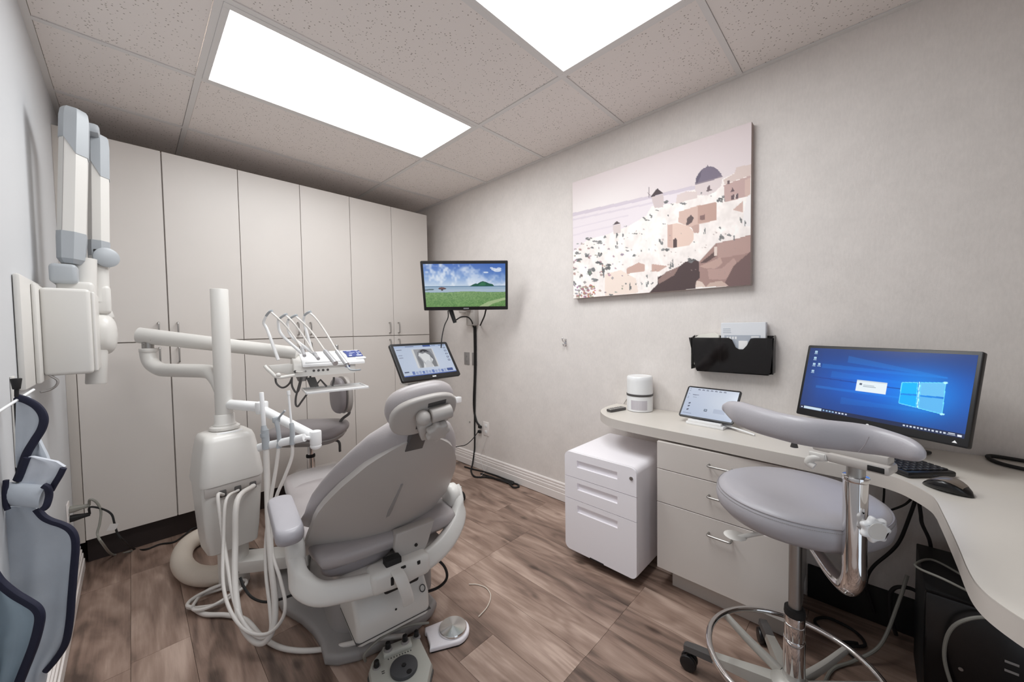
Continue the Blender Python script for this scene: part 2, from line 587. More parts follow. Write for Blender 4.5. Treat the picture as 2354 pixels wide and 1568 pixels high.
class Pic:
    def __init__(s, w, h):
        s.w, s.h = w, h
        s.U, s.W = np.meshgrid((np.arange(w) + .5) / w, (np.arange(h) + .5) / h)   # W grows downwards
        s.a = np.zeros((h, w, 3))
        s.H = None

    def quad(s, c):
        """let later shapes be given in the coordinates of a view of the picture with these corners TL TR BR BL"""
        A, b = [], []
        for (x, y), (u, v) in zip(c, ((0, 0), (1, 0), (1, 1), (0, 1))):
            A.append([x, y, 1, 0, 0, 0, -u * x, -u * y]); b.append(u)
            A.append([0, 0, 0, x, y, 1, -v * x, -v * y]); b.append(v)
        h = np.linalg.solve(np.array(A, float), np.array(b, float))
        s.H = np.append(h, 1).reshape(3, 3)

    def tr(s, poly):
        if s.H is None: return poly
        out = []
        for x, y in poly:
            q = s.H @ np.array([x, y, 1.0]); out.append((q[0] / q[2], q[1] / q[2]))
        return out

    def poly(s, poly, c, k=1.0):
        m = in_poly(s.U, s.W, s.tr(poly))
        s.a[m] = s.a[m] * (1 - k) + np.array(c, float) * k

    def rect(s, x0, y0, x1, y1, c, k=1.0):
        s.poly([(x0, y0), (x1, y0), (x1, y1), (x0, y1)], c, k)

    def disc(s, x, y, rx, ry, c, k=1.0):
        s.poly([(x + rx * math.cos(t * .2618), y + ry * math.sin(t * .2618)) for t in range(24)], c, k)

    def line(s, x0, y0, x1, y1, w, c, k=1.0):
        l = math.hypot(x1 - x0, y1 - y0) or 1
        nx, ny = -(y1 - y0) / l * w / 2, (x1 - x0) / l * w / 2
        s.poly([(x0 + nx, y0 + ny), (x1 + nx, y1 + ny), (x1 - nx, y1 - ny), (x0 - nx, y0 - ny)], c, k)

    def noise(s, n, seed):
        g = np.random.default_rng(seed).random((n + 2, n * 2 + 2))
        y = np.linspace(0, n, s.h); x = np.linspace(0, n * 2, s.w)
        yi = y.astype(int); xi = x.astype(int); fy = (y - yi)[:, None]; fx = (x - xi)[None]
        return (g[yi][:, xi] * (1 - fy) * (1 - fx) + g[yi + 1][:, xi] * fy * (1 - fx) + g[yi][:, xi + 1] * (1 - fy) * fx + g[yi + 1][:, xi + 1] * fy * fx)

    def build(s, name, o, u, v, w, h, m, parent):
        """o centre, u right, v up"""
        o, u, v = V3(o), V3(u), V3(v)
        mb = MB()
        gw, gh = s.w, s.h
        mb.v = [o + u * ((i / (gw - 1) - .5) * w) + v * ((.5 - j / (gh - 1)) * h) for j in range(gh) for i in range(gw)]
        mb.f = [(j * gw + i, (j + 1) * gw + i, (j + 1) * gw + i + 1, j * gw + i + 1) for j in range(gh - 1) for i in range(gw - 1)]
        ob = obj(name, mb, m, parent, smooth=False)
        c = np.clip(s.a, 0, 255) / 255
        c = np.where(c <= 0.04045, c / 12.92, ((c + 0.055) / 1.055) ** 2.4).reshape(-1, 3)
        c = np.concatenate([c, np.ones((len(c), 1))], 1).astype(np.float32)
        at_ = ob.data.color_attributes.new('Col', 'FLOAT_COLOR', 'POINT')
        at_.data.foreach_set('color', c.ravel())
        return ob


def face_frame(yaw, lean):
    yaw, lean = math.radians(yaw), math.radians(lean)
    u = Vector((math.cos(yaw), math.sin(yaw), 0)); b = Vector((-math.sin(yaw), math.cos(yaw), 0))
    v = b * math.sin(lean) + Vector((0, 0, math.cos(lean)))
    return u, v, u.cross(v)       # the last points to the viewer


def rrect(w, h, r, n=5):
    out = []
    for cx, cy, a0 in ((w / 2 - r, h / 2 - r, 0), (-w / 2 + r, h / 2 - r, 90), (-w / 2 + r, -h / 2 + r, 180), (w / 2 - r, -h / 2 + r, 270)):
        for k in range(n + 1):
            a = math.radians(a0 + 90 * k / n)
            out.append((cx + r * math.cos(a), cy + r * math.sin(a)))
    return out


def frame_mx(o, u, v, n):
    return Matrix(((u[0], v[0], n[0], o[0]), (u[1], v[1], n[1], o[1]), (u[2], v[2], n[2], o[2]), (0, 0, 0, 1)))
# ---------------------------------------------------------------- ceiling lights (the room's lamps)
XB, YB0, T2 = 1.4843, 2.2997, 0.6096     # ceiling grid: right end of the lights, rear edge of the far light, module
XA = XB - 2 * T2
dm, dnt, dp = new_mat('lit light diffuser')
dp.inputs['Base Color'].default_value = (0.9, 0.9, 0.9, 1)
dp.inputs['Emission Color'].default_value = (0.955, 0.985, 1.0, 1)
tc = nd(dnt, 'ShaderNodeTexCoord')
wv = nd(dnt, 'ShaderNodeTexNoise', i_Scale=2.2, i_Detail=1.0)
mpp = nd(dnt, 'ShaderNodeMapping'); mpp.inputs['Scale'].default_value = (0.4, 3.0, 1.0)
dnt.links.new(tc.outputs['Object'], mpp.inputs['Vector']); dnt.links.new(mpp.outputs['Vector'], wv.inputs['Vector'])
ml = nd(dnt, 'ShaderNodeMath', operation='MULTIPLY_ADD'); ml.inputs[1].default_value = PANEL_E * 0.5; ml.inputs[2].default_value = PANEL_E * 0.75
dnt.links.new(wv.outputs['Fac'], ml.inputs[0]); dnt.links.new(ml.outputs[0], dp.inputs['Emission Strength'])
for k, (y1, lab) in enumerate(((YB0, 'lit fluorescent ceiling panel nearer the tall cabinets, seen whole'),
                               (YB0 - 2 * T2, 'lit fluorescent ceiling panel overhead, cut by the top of the photo'))):
    y0 = y1 - T2
    t = thing('ceiling_light', lab, 'ceiling light', ((XA + XB) / 2, (y0 + y1) / 2, H - 0.004), 0, 'fluorescent ceiling panels')
    a, b = 0.0125, 0.04
    fr = MB()
    fr.box(XA + a, XB - a, y0 + a, y0 + b, H - 0.002, H + 0.02, 0.002)
    fr.box(XA + a, XB - a, y1 - b + .012, y1 - a, H - 0.002, H + 0.02, 0.002)
    fr.box(XA + a, XA + b - .004, y0 + b, y1 - b + .012, H - 0.002, H + 0.02, 0.002)
    fr.box(XB - b + .012, XB - a, y0 + b, y1 - b + .012, H - 0.002, H + 0.02, 0.002)
    obj('frame', fr, M['grid'], t, smooth=False)
    df = MB().add([(XA + b - .006, y0 + b - .002, H + .008), (XB - b + .014, y0 + b - .002, H + .008), (XB - b + .014, y1 - b + .014, H + .008), (XA + b - .006, y1 - b + .014, H + .008)], [(0, 3, 2, 1)])
    obj('diffuser', df, dm, t, smooth=False)

# ---------------------------------------------------------------- ceiling
cb = MB().box(XL - .1, XR + .1, YN - .1, YBK + .1, H + .06, H + .1)
ceil = obj('ceiling', cb, M['tile'], None, smooth=False, kind='structure')
xs = [XL, XA, XB, XR]
ys = []
y = YB0 + T2
while y < YBK: y += T2
while y > YN - T2: ys.append(y); y -= T2
ys = sorted(ys)
g = 0.012
for i in range(3):
    for j in range(len(ys) - 1):
        y0, y1 = max(ys[j], YN), min(ys[j + 1], YBK)
        if y1 - y0 < .05: continue
        if i == 1 and (abs(y1 - YB0) < .01 or abs(y1 - (YB0 - 2 * T2)) < .01): continue
        x0, x1 = xs[i] + (g if i else .022), xs[i + 1] - (g if i < 2 else .022)
        obj('ceiling_tile', MB().box(x0 + .0015, x1 - .0015, y0 + g + .0015, y1 - g - .0015, H + .004, H + .02), M['tile'], ceil, smooth=False)
for x in (XA, XB):
    obj('grid_bar', MB().box(x - g, x + g, YN, YBK, H, H + .012), M['grid'], ceil, smooth=False)
for y in ys:
    if not YN < y < YBK: continue
    for i in range(3):
        obj('grid_bar', MB().box(xs[i] + (g if i else 0), xs[i + 1] - (g if i < 2 else 0), y - g, y + g, H + .0003, H + .0123), M['grid'], ceil, smooth=False)
obj('grid_bar', MB().box(XL, XL + .022, YN, YBK, H - .001, H + .011), M['grid'], ceil, smooth=False)
obj('grid_bar', MB().box(XR - .022, XR, YN, YBK, H - .001, H + .011), M['grid'], ceil, smooth=False)

# ---------------------------------------------------------------- walls
obj('wall_right', MB().box(XR, XR + .1, YN - .1, YBK + .1, 0, H + .06), M['wallpaper'], None, smooth=False, kind='structure')
obj('wall_left', MB().box(XL - .1, XL, YN - .1, YBK + .1, 0, H + .06), M['paint_wall'], None, smooth=False, kind='structure')
obj('wall_back', MB().box(XL, XR, YBK, YBK + .1, 0, H + .06), M['wallpaper'], None, smooth=False, kind='structure')
nw = MB().box(0.78, XR, YN - .1, YN, 0, H + .06)
nw.box(XL, 0.78, YN - .1, YN, 2.05, H + .06)
nw.box(XL, -0.12, YN - .1, YN, 0, 2.05)
obj('wall_near', nw, mat('taupe wall paint', (150, 142, 136), .7), None, smooth=False, kind='structure')  # out of view; dark colour chosen to cut fill light near the camera
# moulded baseboards: profile swept along the wall
PROF = [(0, 0), (.016, 0), (.016, .052), (.012, .056), (.014, .060), (.014, .082), (.009, .087), (.012, .091), (.012, .102), (.007, .107), (.010, .112), (.010, .121), (.004, .128), (0, .128)]


def baseboard(name, x, sgn, y0, y1, k=1.0):
    mb = MB()
    mb.loft([[(x - sgn * a * k, yy, .004 + b) for a, b in PROF] for yy in (y0, y1)])
    obj(name, mb, M['trim'], None, smooth=False, kind='structure')


baseboard('baseboard_right', XR, 1, 1.2, YBK)
baseboard('baseboard_left', XL, -1, YN, YC - .01, 2.0)
obj('trim_1', MB().box(XL, -.2055, YC - .004, YC + .02, .135, 2.29, .002), M['cream_edge'], None, kind='structure')
# black base strip under the desk
obj('baseboard_desk', MB().box(XR - .012, XR, YN, .19, 0.002, .15, .002), M['rubber'], None, kind='structure')

# ---------------------------------------------------------------- floor planks
fl = MB().box(XL - .1, XR + .1, YN - .1, YBK + .1, -.05, -.006)
floor = obj('floor', fl, M['gap'], None, smooth=False, kind='structure')
PW, PL = 0.17, 0.727
joint = {0: 2.70, -1: 2.67, -2: 2.3, 1: 2.2, 2: 1.72, 3: 2.45, 4: 1.95, 5: 1.08, 6: .752, 7: 1.478, 8: .753, 9: 1.48, 10: 1.80, 11: 1.63, 12: 1.28, 13: 1.5}
pm = {}
for k in range(-2, 14):
    x0 = -.044 + PW * k; x1 = x0 + PW
    x0, x1 = max(x0, XL), min(x1, XR)
    if x1 - x0 < .01: continue
    j = joint.get(k, 1.0)
    while j > YN: j -= PL
    while j < YBK:
        y0, y1 = max(j, YN), min(j + PL, YBK)
        j += PL
        if y1 - y0 < .02: continue
        w, l = x1 - x0 - .0002, y1 - y0 - .0002
        key = (round(w, 3), round(l, 3))
        if key not in pm:
            me = bpy.data.meshes.new('plank')
            e = .0005
            vs = [(-w / 2, -l / 2, -.005), (w / 2, -l / 2, -.005), (w / 2, l / 2, -.005), (-w / 2, l / 2, -.005),
                  (-w / 2 + e, -l / 2 + e, 0), (w / 2 - e, -l / 2 + e, 0), (w / 2 - e, l / 2 - e, 0), (-w / 2 + e, l / 2 - e, 0)]
            me.from_pydata(vs, [], [(0, 3, 2, 1), (4, 5, 6, 7), (0, 1, 5, 4), (1, 2, 6, 5), (2, 3, 7, 6), (3, 0, 4, 7)])
            me.materials.append(M['wood'])
            pm[key] = me
        p = bpy.data.objects.new('plank', pm[key])
        COL.objects.link(p); p.parent = floor
        p.location = Vector(((x0 + x1) / 2, (y0 + y1) / 2, 0)) - ROOTS[floor.name].translation
# ---------------------------------------------------------------- tall storage cabinets
def bow_handle(mb, c, axis, out, L=.09, depth=.028, r=.0042):
    c, a, o = V3(c), V3(axis), V3(out)
    h = L / 2
    pts = [c - a * h, c - a * h + o * depth * .75, c - a * (h - .008) + o * depth, c + a * (h - .008) + o * depth, c + a * h + o * depth * .75, c + a * h]
    P = [pts[0], pts[1]] + smooth_path(pts[1:3] + pts[3:5], 4)[1:-1] + [pts[4], pts[5]]
    mb.tube(P, r, 8, smooth=False)


seams = [-.205, .157, .519, .883, 1.237, 1.590, 1.948]
labs = ['tall cream cabinet pair against the back wall, behind the x-ray arm',
        'tall cream cabinet pair at the middle of the back wall, behind the instrument tray',
        'tall cream cabinet pair nearest the painted wall, beside the wall monitor']
for k in range(3):
    x0, xm, x1 = seams[2 * k], seams[2 * k + 1], seams[2 * k + 2]
    t = thing('tall_cabinet', labs[k], 'cabinet', ((x0 + x1) / 2, YC + .28, 0), 0, 'tall cream storage cabinets')
    obj('body', MB().box(x0 + .001, x1 - .001, YC + .019, YC + .54, .14, 2.287), M['cream'], t, smooth=False)
    obj('toe_kick', MB().box(x0 + .001, x1 - .001, YC + .06, YC + .5, 0.001, .14), M['toe'], t, smooth=False)
    for (a, b, s) in ((x0, xm, 1), (xm, x1, -1)):
        ga = .004 if (k == 0 and s == -1) else .0016
        gb = .0016
        for (z0, z1, hz) in ((.142, 1.182, 1.108), (1.188, 2.288, 1.253)):
            d = obj('door', MB().box(a + ga, b - gb, YC, YC + .018, z0, z1, .0012, 1), M['cream'], t, ang=.3)
            hb = MB()
            bow_handle(hb, ((b - .043) if s == 1 else (a + .040), YC, hz), (0, 0, 1), (0, -1, 0), .088)
            obj('handle', hb, M['steel'], d)

# ---------------------------------------------------------------- worktop
TOPZ, THK = .755, .045
edge = smooth_path([(2.1, 1.135, 0), (1.99, 1.137, 0), (1.90, 1.122, 0), (1.835, 1.092, 0), (1.775, 1.035, 0), (1.735, .97, 0), (1.714, .88, 0)], 4)
edge += smooth_path([(1.703, .70, 0), (1.690, .45, 0), (1.672, .20, 0), (1.668, .08, 0), (1.664, .0, 0), (1.640, -.062, 0), (1.587, -.102, 0), (1.530, -.127, 0), (1.48, -.134, 0)], 4)
edge += smooth_path([(1.36, -.138, 0), (1.22, -.141, 0), (1.12, -.142, 0), (1.06, -.147, 0), (1.015, -.163, 0), (.965, -.20, 0), (.90, -.27, 0), (.86, -.40, 0), (.85, -.60, 0), (.85, -.855, 0)], 4)
poly = [(p.x, p.y) for p in edge] + [(2.1, -.855)]
t = thing('worktop', 'cream L-shaped worktop with rounded ends along the right wall', 'worktop', (1.9, .2, TOPZ - THK))
obj('slab', MB().prism(poly, (0, 0, TOPZ - THK), (1, 0, 0), (0, 1, 0), THK - .001), M['cream'], t, ang=.5)
lam = mat('cream worktop laminate', (217, 211, 202), 0.33, var=0.015, scale=9)
obj('top_sheet', MB().prism(poly, (0, 0, TOPZ - .001), (1, 0, 0), (0, 1, 0), .001), lam, t, smooth=False)
eb = MB()
E0 = [V3(p) for p in edge]
vs, fs = [], []
for i, p in enumerate(E0):
    a = E0[max(0, i - 1)]; b = E0[min(len(E0) - 1, i + 1)]
    n = Vector((b - a)).cross(Vector((0, 0, 1))).normalized() * .0012
    if n.dot(Vector((1.9, .4, 0)) - p) > 0 and i < 30: n = -n
    for z in (TOPZ - THK - .0005, TOPZ - .0012):
        vs.append((p.x + n.x, p.y + n.y, z))
for i in range(len(E0) - 1): fs.append((2 * i, 2 * i + 2, 2 * i + 3, 2 * i + 1))
obj('edge_band', eb.add(vs, fs), M['cream_edge'], t)
obj('cleat', MB().box(2.05, 2.10, .75, 1.05, TOPZ - THK - .04, TOPZ - THK), M['cream_edge'], t, smooth=False)

# ---------------------------------------------------------------- built-in drawer unit
FX = 1.69
t = thing('drawer_unit', 'cream built-in unit of three drawers under the worktop', 'cabinet', (1.89, .45, 0))
obj('body', MB().box(FX + .019, XR - .003, .196, .708, .10, TOPZ - THK - .012), M['cream'], t, smooth=False)
obj('kick_board', MB().box(1.755, 2.05, .20, .662, .001, .10), M['cream_edge'], t, smooth=False)
for z0, z1, hz in ((.5745, .700, .645), (.4175, .5715, .513), (.102, .4145, .350)):
    d = obj('drawer', MB().box(FX, FX + .018, .194, .709, z0, z1, .0012, 1), M['cream'], t, ang=.3)
    hb = MB(); bow_handle(hb, (FX, .442, hz), (0, 1, 0), (-1, 0, 0), .086, .028, .0042)
    obj('handle', hb, M['steel'], d)

# ---------------------------------------------------------------- white file pedestal on castors
fx0, fx1, fy0, fy1 = 1.600, 2.04, .766, 1.173
t = thing('file_pedestal', 'white metal three-drawer file pedestal with a lock, under the worktop end', 'cabinet', ((fx0 + fx1) / 2, (fy0 + fy1) / 2, 0))


def rr_yz(y0, y1, z0, z1, r):
    return [(a + (y0 + y1) / 2, b + (z0 + z1) / 2) for a, b in rrect(y1 - y0, z1 - z0, r, 6)]


sh = MB().prism(rr_yz(fy0, fy1, .048, .578, .03), (fx0 + .012, 0, 0), (0, 1, 0), (0, 0, 1), fx1 - fx0 - .012)
obj('body', sh, M['white_metal'], t, ang=.6)


def ped_drawer(z0, z1, top=False, bottom=False, slot=None, lock=False):
    R = .03
    ya, yb = fy0 + .001, fy1 - .001
    if top: out = [(a, b) for a, b in rr_yz(ya, yb, z0 - .1, z1, R) if b > z0 - .02]; out = [(ya, z0)] + [(yb, z0)] + [q for q in rr_yz(ya, yb, z0 - .2, z1, R) if q[1] > z0]
    elif bottom: out = [q for q in rr_yz(ya, yb, z0, z1 + .2, R) if q[1] < z1] + [(yb, z1), (ya, z1)]
    else: out = [(ya, z0), (yb, z0), (yb, z1), (ya, z1)]
    out = sorted(out, key=lambda q: math.atan2(q[1] - (z0 + z1) / 2, q[0] - (ya + yb) / 2))
    # front face with a recessed finger slot: strips around a rectangular hole
    s0, s1, s2, s3 = fy0 + .098, fy1 - .079, slot - .020, slot + .016
    hole = [(s0, s2), (s1, s2), (s1, s3), (s0, s3)]
    bm = bmesh.new()
    ov = [bm.verts.new((fx0, a, b)) for a, b in out]
    hv = [bm.verts.new((fx0, a, b)) for a, b in hole]
    es = [bm.edges.new((ov[i], ov[(i + 1) % len(ov)])) for i in range(len(ov))] + [bm.edges.new((hv[i], hv[(i + 1) % 4])) for i in range(4)]
    bmesh.ops.triangle_fill(bm, use_beauty=True, use_dissolve=False, edges=es)
    ob = [bm.verts.new((fx0 + .011, a, b)) for a, b in out]
    for i in range(len(ov)):
        j = (i + 1) % len(ov); bm.faces.new((ov[i], ov[j], ob[j], ob[i]))
    hb = [bm.verts.new((fx0 + .030 if k in (2, 3) else fx0 + .030, a, b)) for k, (a, b) in enumerate(hole)]
    for i in range(4):
        j = (i + 1) % 4; bm.faces.new((hv[i], hv[j], hb[j], hb[i]))
    bm.faces.new(hb)
    d = obj('drawer', MB().from_bm(bm), M['white_metal'], t, ang=.4)
    return d


d = ped_drawer(.445, .577, True, slot=.522)
obj('lock', MB().cyl((fx0 - .004, fy0 + .026, .527), (fx0 + .003, fy0 + .026, .527), .0085, n=20).box(fx0 - .0055, fx0 - .003, fy0 + .0245, fy0 + .0275, .521, .533), M['steel'], d)
ped_drawer(.327, .442, slot=.403)
d = ped_drawer(.049, .324, bottom=True, slot=.283)
obj('pull_tab', MB().box(fx0 - .002, fx0 + .02, .94, 1.02, .046, .054, .002), M['black'], d)
obj('base_skirt', MB().box(fx0 + .045, fx1 - .02, fy0 + .03, fy1 - .05, .03, .05), M['black'], t, smooth=False)
for cx in (fx0 + .09, fx1 - .06):
    for cy in (fy0 + .06, fy1 - .08):
        obj('castor', MB().cyl((cx, cy - .012, .0225), (cx, cy + .012, .0225), .022, n=18, bev=.004).box(cx - .012, cx + .012, cy - .016, cy + .016, .024, .034), M['black'], t)

# ---------------------------------------------------------------- canvas print on the wall
py0, py1, pz0, pz1 = .415, 1.427, 1.424, 2.187
t = thing('canvas_print', 'large canvas print of a white domed seaside village on the right wall', 'picture', (XR - .02, (py0 + py1) / 2, pz0))
obj('canvas', MB().box(XR - .042, XR - .001, py0, py1, pz0, pz1, .003), mat('canvas edge', (176, 160, 154), .8), t, ang=.4)
P = Pic(300, 220)
P.quad([(120, 550), (1520, 65), (1515, 1330), (130, 1452)])
W_ = P.W[..., None]; U_ = P.U[..., None]
P.a[:] = np.array((228, 214, 214)) * (1 - W_) + np.array((240, 231, 234)) * W_
glow = np.exp(-(((U_ - .18) / .35) ** 2 + ((W_ - .28) / .22) ** 2))
P.a[:] = P.a * (1 - glow * .7) + np.array((250, 244, 241)) * glow * .7
P.poly([(120, 790), (760, 655), (1100, 560), (1100, 700), (700, 900), (120, 1090)], (236, 226, 230))
for x, y, x2, y2, w, k in ((120, 800, 1090, 575, 26, .7), (120, 840, 760, 700, 14, .4), (120, 905, 560, 800, 10, .3), (120, 960, 450, 880, 12, .25)):
    P.line(x, y, x2, y2, w, (206, 194, 206), k)
P.poly([(125, 1090), (250, 985), (380, 955), (560, 885), (700, 800), (740, 730), (930, 700), (940, 640), (1010, 612), (1080, 600), (1300, 510), (1520, 400), (1518, 1335), (130, 1455)], (252, 243, 238))
n1 = P.noise(16, 3)[..., None]; n2 = P.noise(60, 5)[..., None]
land = in_poly(P.U, P.W, P.tr([(125, 1090), (250, 985), (380, 955), (560, 885), (700, 800), (930, 700), (1300, 510), (1520, 400), (1518, 1335), (130, 1455)]))
P.a[land] = (P.a + (n1 - .5) * 26 + (n2 - .5) * 12)[land]
P.poly([(1300, 520), (1385, 470), (1400, 425), (1516, 395), (1516, 480), (1310, 555)], (222, 203, 196))
P.poly([(1303, 560), (1510, 485), (1512, 640), (1310, 692)], (200, 170, 165))
P.poly([(1465, 520), (1512, 500), (1512, 640), (1470, 650)], (214, 186, 176))
for q in ([(1357, 612), (1372, 575), (1386, 608)], [(1358, 640), (1385, 632), (1385, 668), (1358, 672)], [(1400, 628), (1418, 622), (1418, 662), (1400, 666)], [(1332, 525), (1350, 520), (1350, 548), (1332, 552)]):
    P.poly(q, (110, 92, 96))
P.line(1386, 665, 1400, 625, 6, (235, 225, 220))
# dome
P.poly([(1078, 600), (1080, 552), (1292, 490), (1285, 560), (1240, 610), (1180, 640), (1100, 640)], (226, 212, 211))
P.poly([(1080, 556), (1088, 505), (1112, 462), (1142, 432), (1180, 415), (1222, 420), (1255, 442), (1280, 470), (1292, 494), (1200, 520)], (128, 118, 134))
P.poly([(1083, 545), (1088, 505), (1112, 462), (1130, 445), (1120, 500), (1100, 545)], (108, 99, 116))
P.line(1080, 556, 1292, 494, 10, (150, 138, 148))
P.line(1175, 405, 1176, 420, 5, (110, 100, 110))
P.poly([(1168, 612), (1178, 570), (1195, 562), (1198, 590), (1215, 600), (1180, 612)], (120, 104, 108))
# windmills
P.poly([(738, 660), (832, 632), (836, 700), (830, 735), (765, 742)], (214, 199, 198))
P.poly([(728, 660), (786, 588), (832, 628), (790, 640)], (84, 72, 76))
P.line(722, 578, 722, 660, 5, (120, 105, 112)); P.line(708, 622, 735, 650, 4, (120, 105, 112))
P.poly([(438, 880), (498, 866), (500, 935), (445, 945)], (222, 208, 205))
P.poly([(436, 880), (468, 845), (496, 862)], (96, 84, 86))
# mid buildings
P.poly([(930, 700), (940, 640), (1010, 612), (1095, 612), (1095, 660), (940, 705)], (226, 210, 206))
P.poly([(955, 770), (1100, 720), (1250, 692), (1250, 830), (1112, 865), (1050, 890), (950, 850)], (218, 188, 176))
P.poly([(1100, 722), (1250, 692), (1250, 828), (1102, 862)], (198, 164, 152))
P.poly([(1012, 870), (1018, 820), (1048, 792), (1072, 815), (1055, 850), (1025, 872)], (104, 88, 88))
P.poly([(1118, 800), (1155, 788), (1155, 828), (1118, 832)], (140, 112, 108))
P.poly([(865, 870), (950, 858), (1030, 880), (1072, 925), (1070, 985), (1035, 1030), (905, 1052), (866, 1042)], (234, 206, 192))
P.poly([(865, 870), (905, 865), (905, 1050), (866, 1042)], (214, 182, 170))
P.poly([(908, 1048), (912, 985), (930, 970), (940, 990), (938, 1042)], (92, 76, 76))
P.poly([(1050, 880), (1112, 862), (1110, 930), (1075, 935)], (200, 168, 158))
P.poly([(1375, 750), (1455, 680), (1452, 768)], (212, 182, 172))
P.poly([(1460, 770), (1485, 650), (1518, 620), (1518, 880), (1450, 870)], (246, 240, 238))
P.poly([(545, 1255), (550, 1210), (640, 1165), (690, 1180), (690, 1230)], (205, 172, 160))
P.poly([(745, 1175), (868, 1190), (800, 1232), (745, 1235)], (205, 172, 160))
P.poly([(375, 1260), (500, 1225), (620, 1290), (640, 1400), (380, 1425)], (244, 226, 214))
# right ruins and dark rock
P.poly([(1110, 1160), (1180, 1080), (1245, 1010), (1400, 975), (1516, 940), (1516, 1335), (1085, 1352), (1085, 1280)], (170, 139, 132))
P.poly([(1250, 1010), (1400, 978), (1516, 945), (1516, 1080), (1260, 1130)], (186, 155, 147))
P.poly([(1120, 1165), (1245, 1065), (1245, 1110), (1170, 1160)], (104, 84, 82))
P.poly([(1232, 1040), (1255, 1035), (1255, 1105), (1232, 1108)], (232, 214, 204))
P.poly([(1115, 1190), (1280, 1118), (1295, 1160), (1250, 1205), (1160, 1205)], (196, 164, 154))
P.poly([(1180, 1210), (1290, 1205), (1385, 1120), (1420, 1190), (1320, 1290), (1190, 1290)], (188, 156, 148))
P.poly([(1385, 1180), (1516, 1070), (1516, 1335), (1300, 1345)], (122, 98, 96))
P.poly([(720, 1402), (790, 1330), (790, 1280), (860, 1240), (930, 1215), (1000, 1160), (1060, 1135), (1112, 1150), (1118, 1280), (1085, 1320), (1085, 1362), (800, 1400)], (84, 68, 68))
P.poly([(790, 1300), (850, 1240), (960, 1190), (920, 1260), (800, 1330)], (150, 124, 118))
P.poly([(1085, 1350), (1095, 1300), (1135, 1310), (1165, 1350)], (226, 206, 194))
P.poly([(1165, 1350), (1200, 1315), (1290, 1300), (1345, 1340)], (206, 180, 168))
# scattered dark windows and shrubs
r5 = np.random.default_rng(11)


def blot(x, y, rx, ry, c=(112, 96, 98), k=.95):
    P.poly([(x + rx * (.6 + .7 * r5.random()) * math.cos(a * .785), y + ry * (.6 + .7 * r5.random()) * math.sin(a * .785)) for a in range(8)], c, k)


for (x, y, rx, ry) in ((250, 985, 32, 12), (330, 1010, 55, 14), (375, 970, 14, 14), (160, 1095, 30, 18), (165, 1150, 36, 16), (240, 1110, 22, 20), (280, 1050, 14, 16), (340, 1105, 20, 22), (330, 1170, 40, 22), (270, 1240, 40, 32), (390, 1200, 34, 26), (360, 1250, 16, 48), (290, 1305, 40, 16), (190, 1275, 14, 20), (140, 1330, 14, 22), (470, 960, 12, 24), (470, 1030, 12, 30), (520, 955, 10, 18), (540, 885, 14, 5), (685, 820, 14, 14), (735, 805, 16, 16), (710, 835, 30, 6), (780, 760, 18, 6), (855, 690, 20, 22), (900, 712, 16, 7), (985, 705, 44, 10), (1265, 680, 32, 24), (1300, 665, 14, 30), (1130, 622, 8, 8), (1205, 645, 8, 6), (815, 1010, 16, 34), (850, 1060, 36, 16), (1155, 920, 8, 26), (1275, 895, 12, 16), (1290, 965, 28, 30), (1345, 945, 24, 12), (1435, 830, 12, 34), (1472, 855, 7, 26), (1385, 965, 10, 20), (890, 1180, 8, 36), (908, 1170, 8, 34), (895, 1195, 20, 16), (705, 1270, 9, 16), (708, 1335, 13, 30), (578, 1350, 11, 30), (542, 1335, 7, 14), (620, 1332, 8, 12), (668, 1328, 8, 14), (748, 1322, 12, 12), (550, 1050, 14, 7), (552, 1075, 16, 7), (662, 1078, 8, 12), (722, 1065, 5, 14), (605, 1108, 18, 12), (615, 942, 32, 5), (668, 944, 8, 5), (840, 865, 20, 5), (870, 800, 7, 9), (1075, 1003, 6, 8), (425, 1418, 18, 10), (1050, 1145, 44, 20)):
    for q in range(5):
        blot(x + rx * (r5.random() - .5) * 1.3, y + ry * (r5.random() - .5) * 1.3, rx * .42, ry * .45, (100 + r5.random() * 45,) * 3)
for q in range(60):
    x = 130 + r5.random() ** 1.6 * 420; y = 1010 + r5.random() * 420
    blot(x, y, 4 + r5.random() * 12, 3 + r5.random() * 8, (120 + r5.random() * 50, 104 + r5.random() * 45, 104 + r5.random() * 45), .7)
for q in range(60):
    blot(500 + r5.random() * 900, 900 + r5.random() * 380, 3 + r5.random() * 6, 2 + r5.random() * 5, (170, 150, 146), .6)
for q in range(70):
    blot(150 + r5.random() * 150, 1350 + r5.random() * 90, 5 + r5.random() * 9, 4 + r5.random() * 7, (130 + r5.random() * 70, 100 + r5.random() * 60, 96 + r5.random() * 56), .8)
P.build('print', (XR - .0425, (py0 + py1) / 2, (pz0 + pz1) / 2), (0, -1, 0), (0, 0, 1), py1 - py0 - .003, pz1 - pz0 - .003, print_mat('canvas print', 0, .75), t)

# ---------------------------------------------------------------- small wall things
t = thing('coat_hook', 'small chrome double coat hook alone on the right wall', 'hook', (XR - .01, 1.523, 1.10))
obj('plate', MB().box(XR - .004, XR, 1.513, 1.533, 1.105, 1.155, .002), M['chrome'], t)
obj('hook', MB().tube([(XR - .002, 1.523, 1.14), (XR - .02, 1.523, 1.135), (XR - .034, 1.523, 1.143), (XR - .036, 1.523, 1.156)], .0045).tube([(XR - .002, 1.523, 1.118), (XR - .016, 1.523, 1.106), (XR - .026, 1.523, 1.109), (XR - .028, 1.523, 1.12)], .004).ell((XR - .036, 1.523, 1.158), .007, .007, .007).ell((XR - .028, 1.523, 1.122), .006, .006, .006), M['chrome'], t)


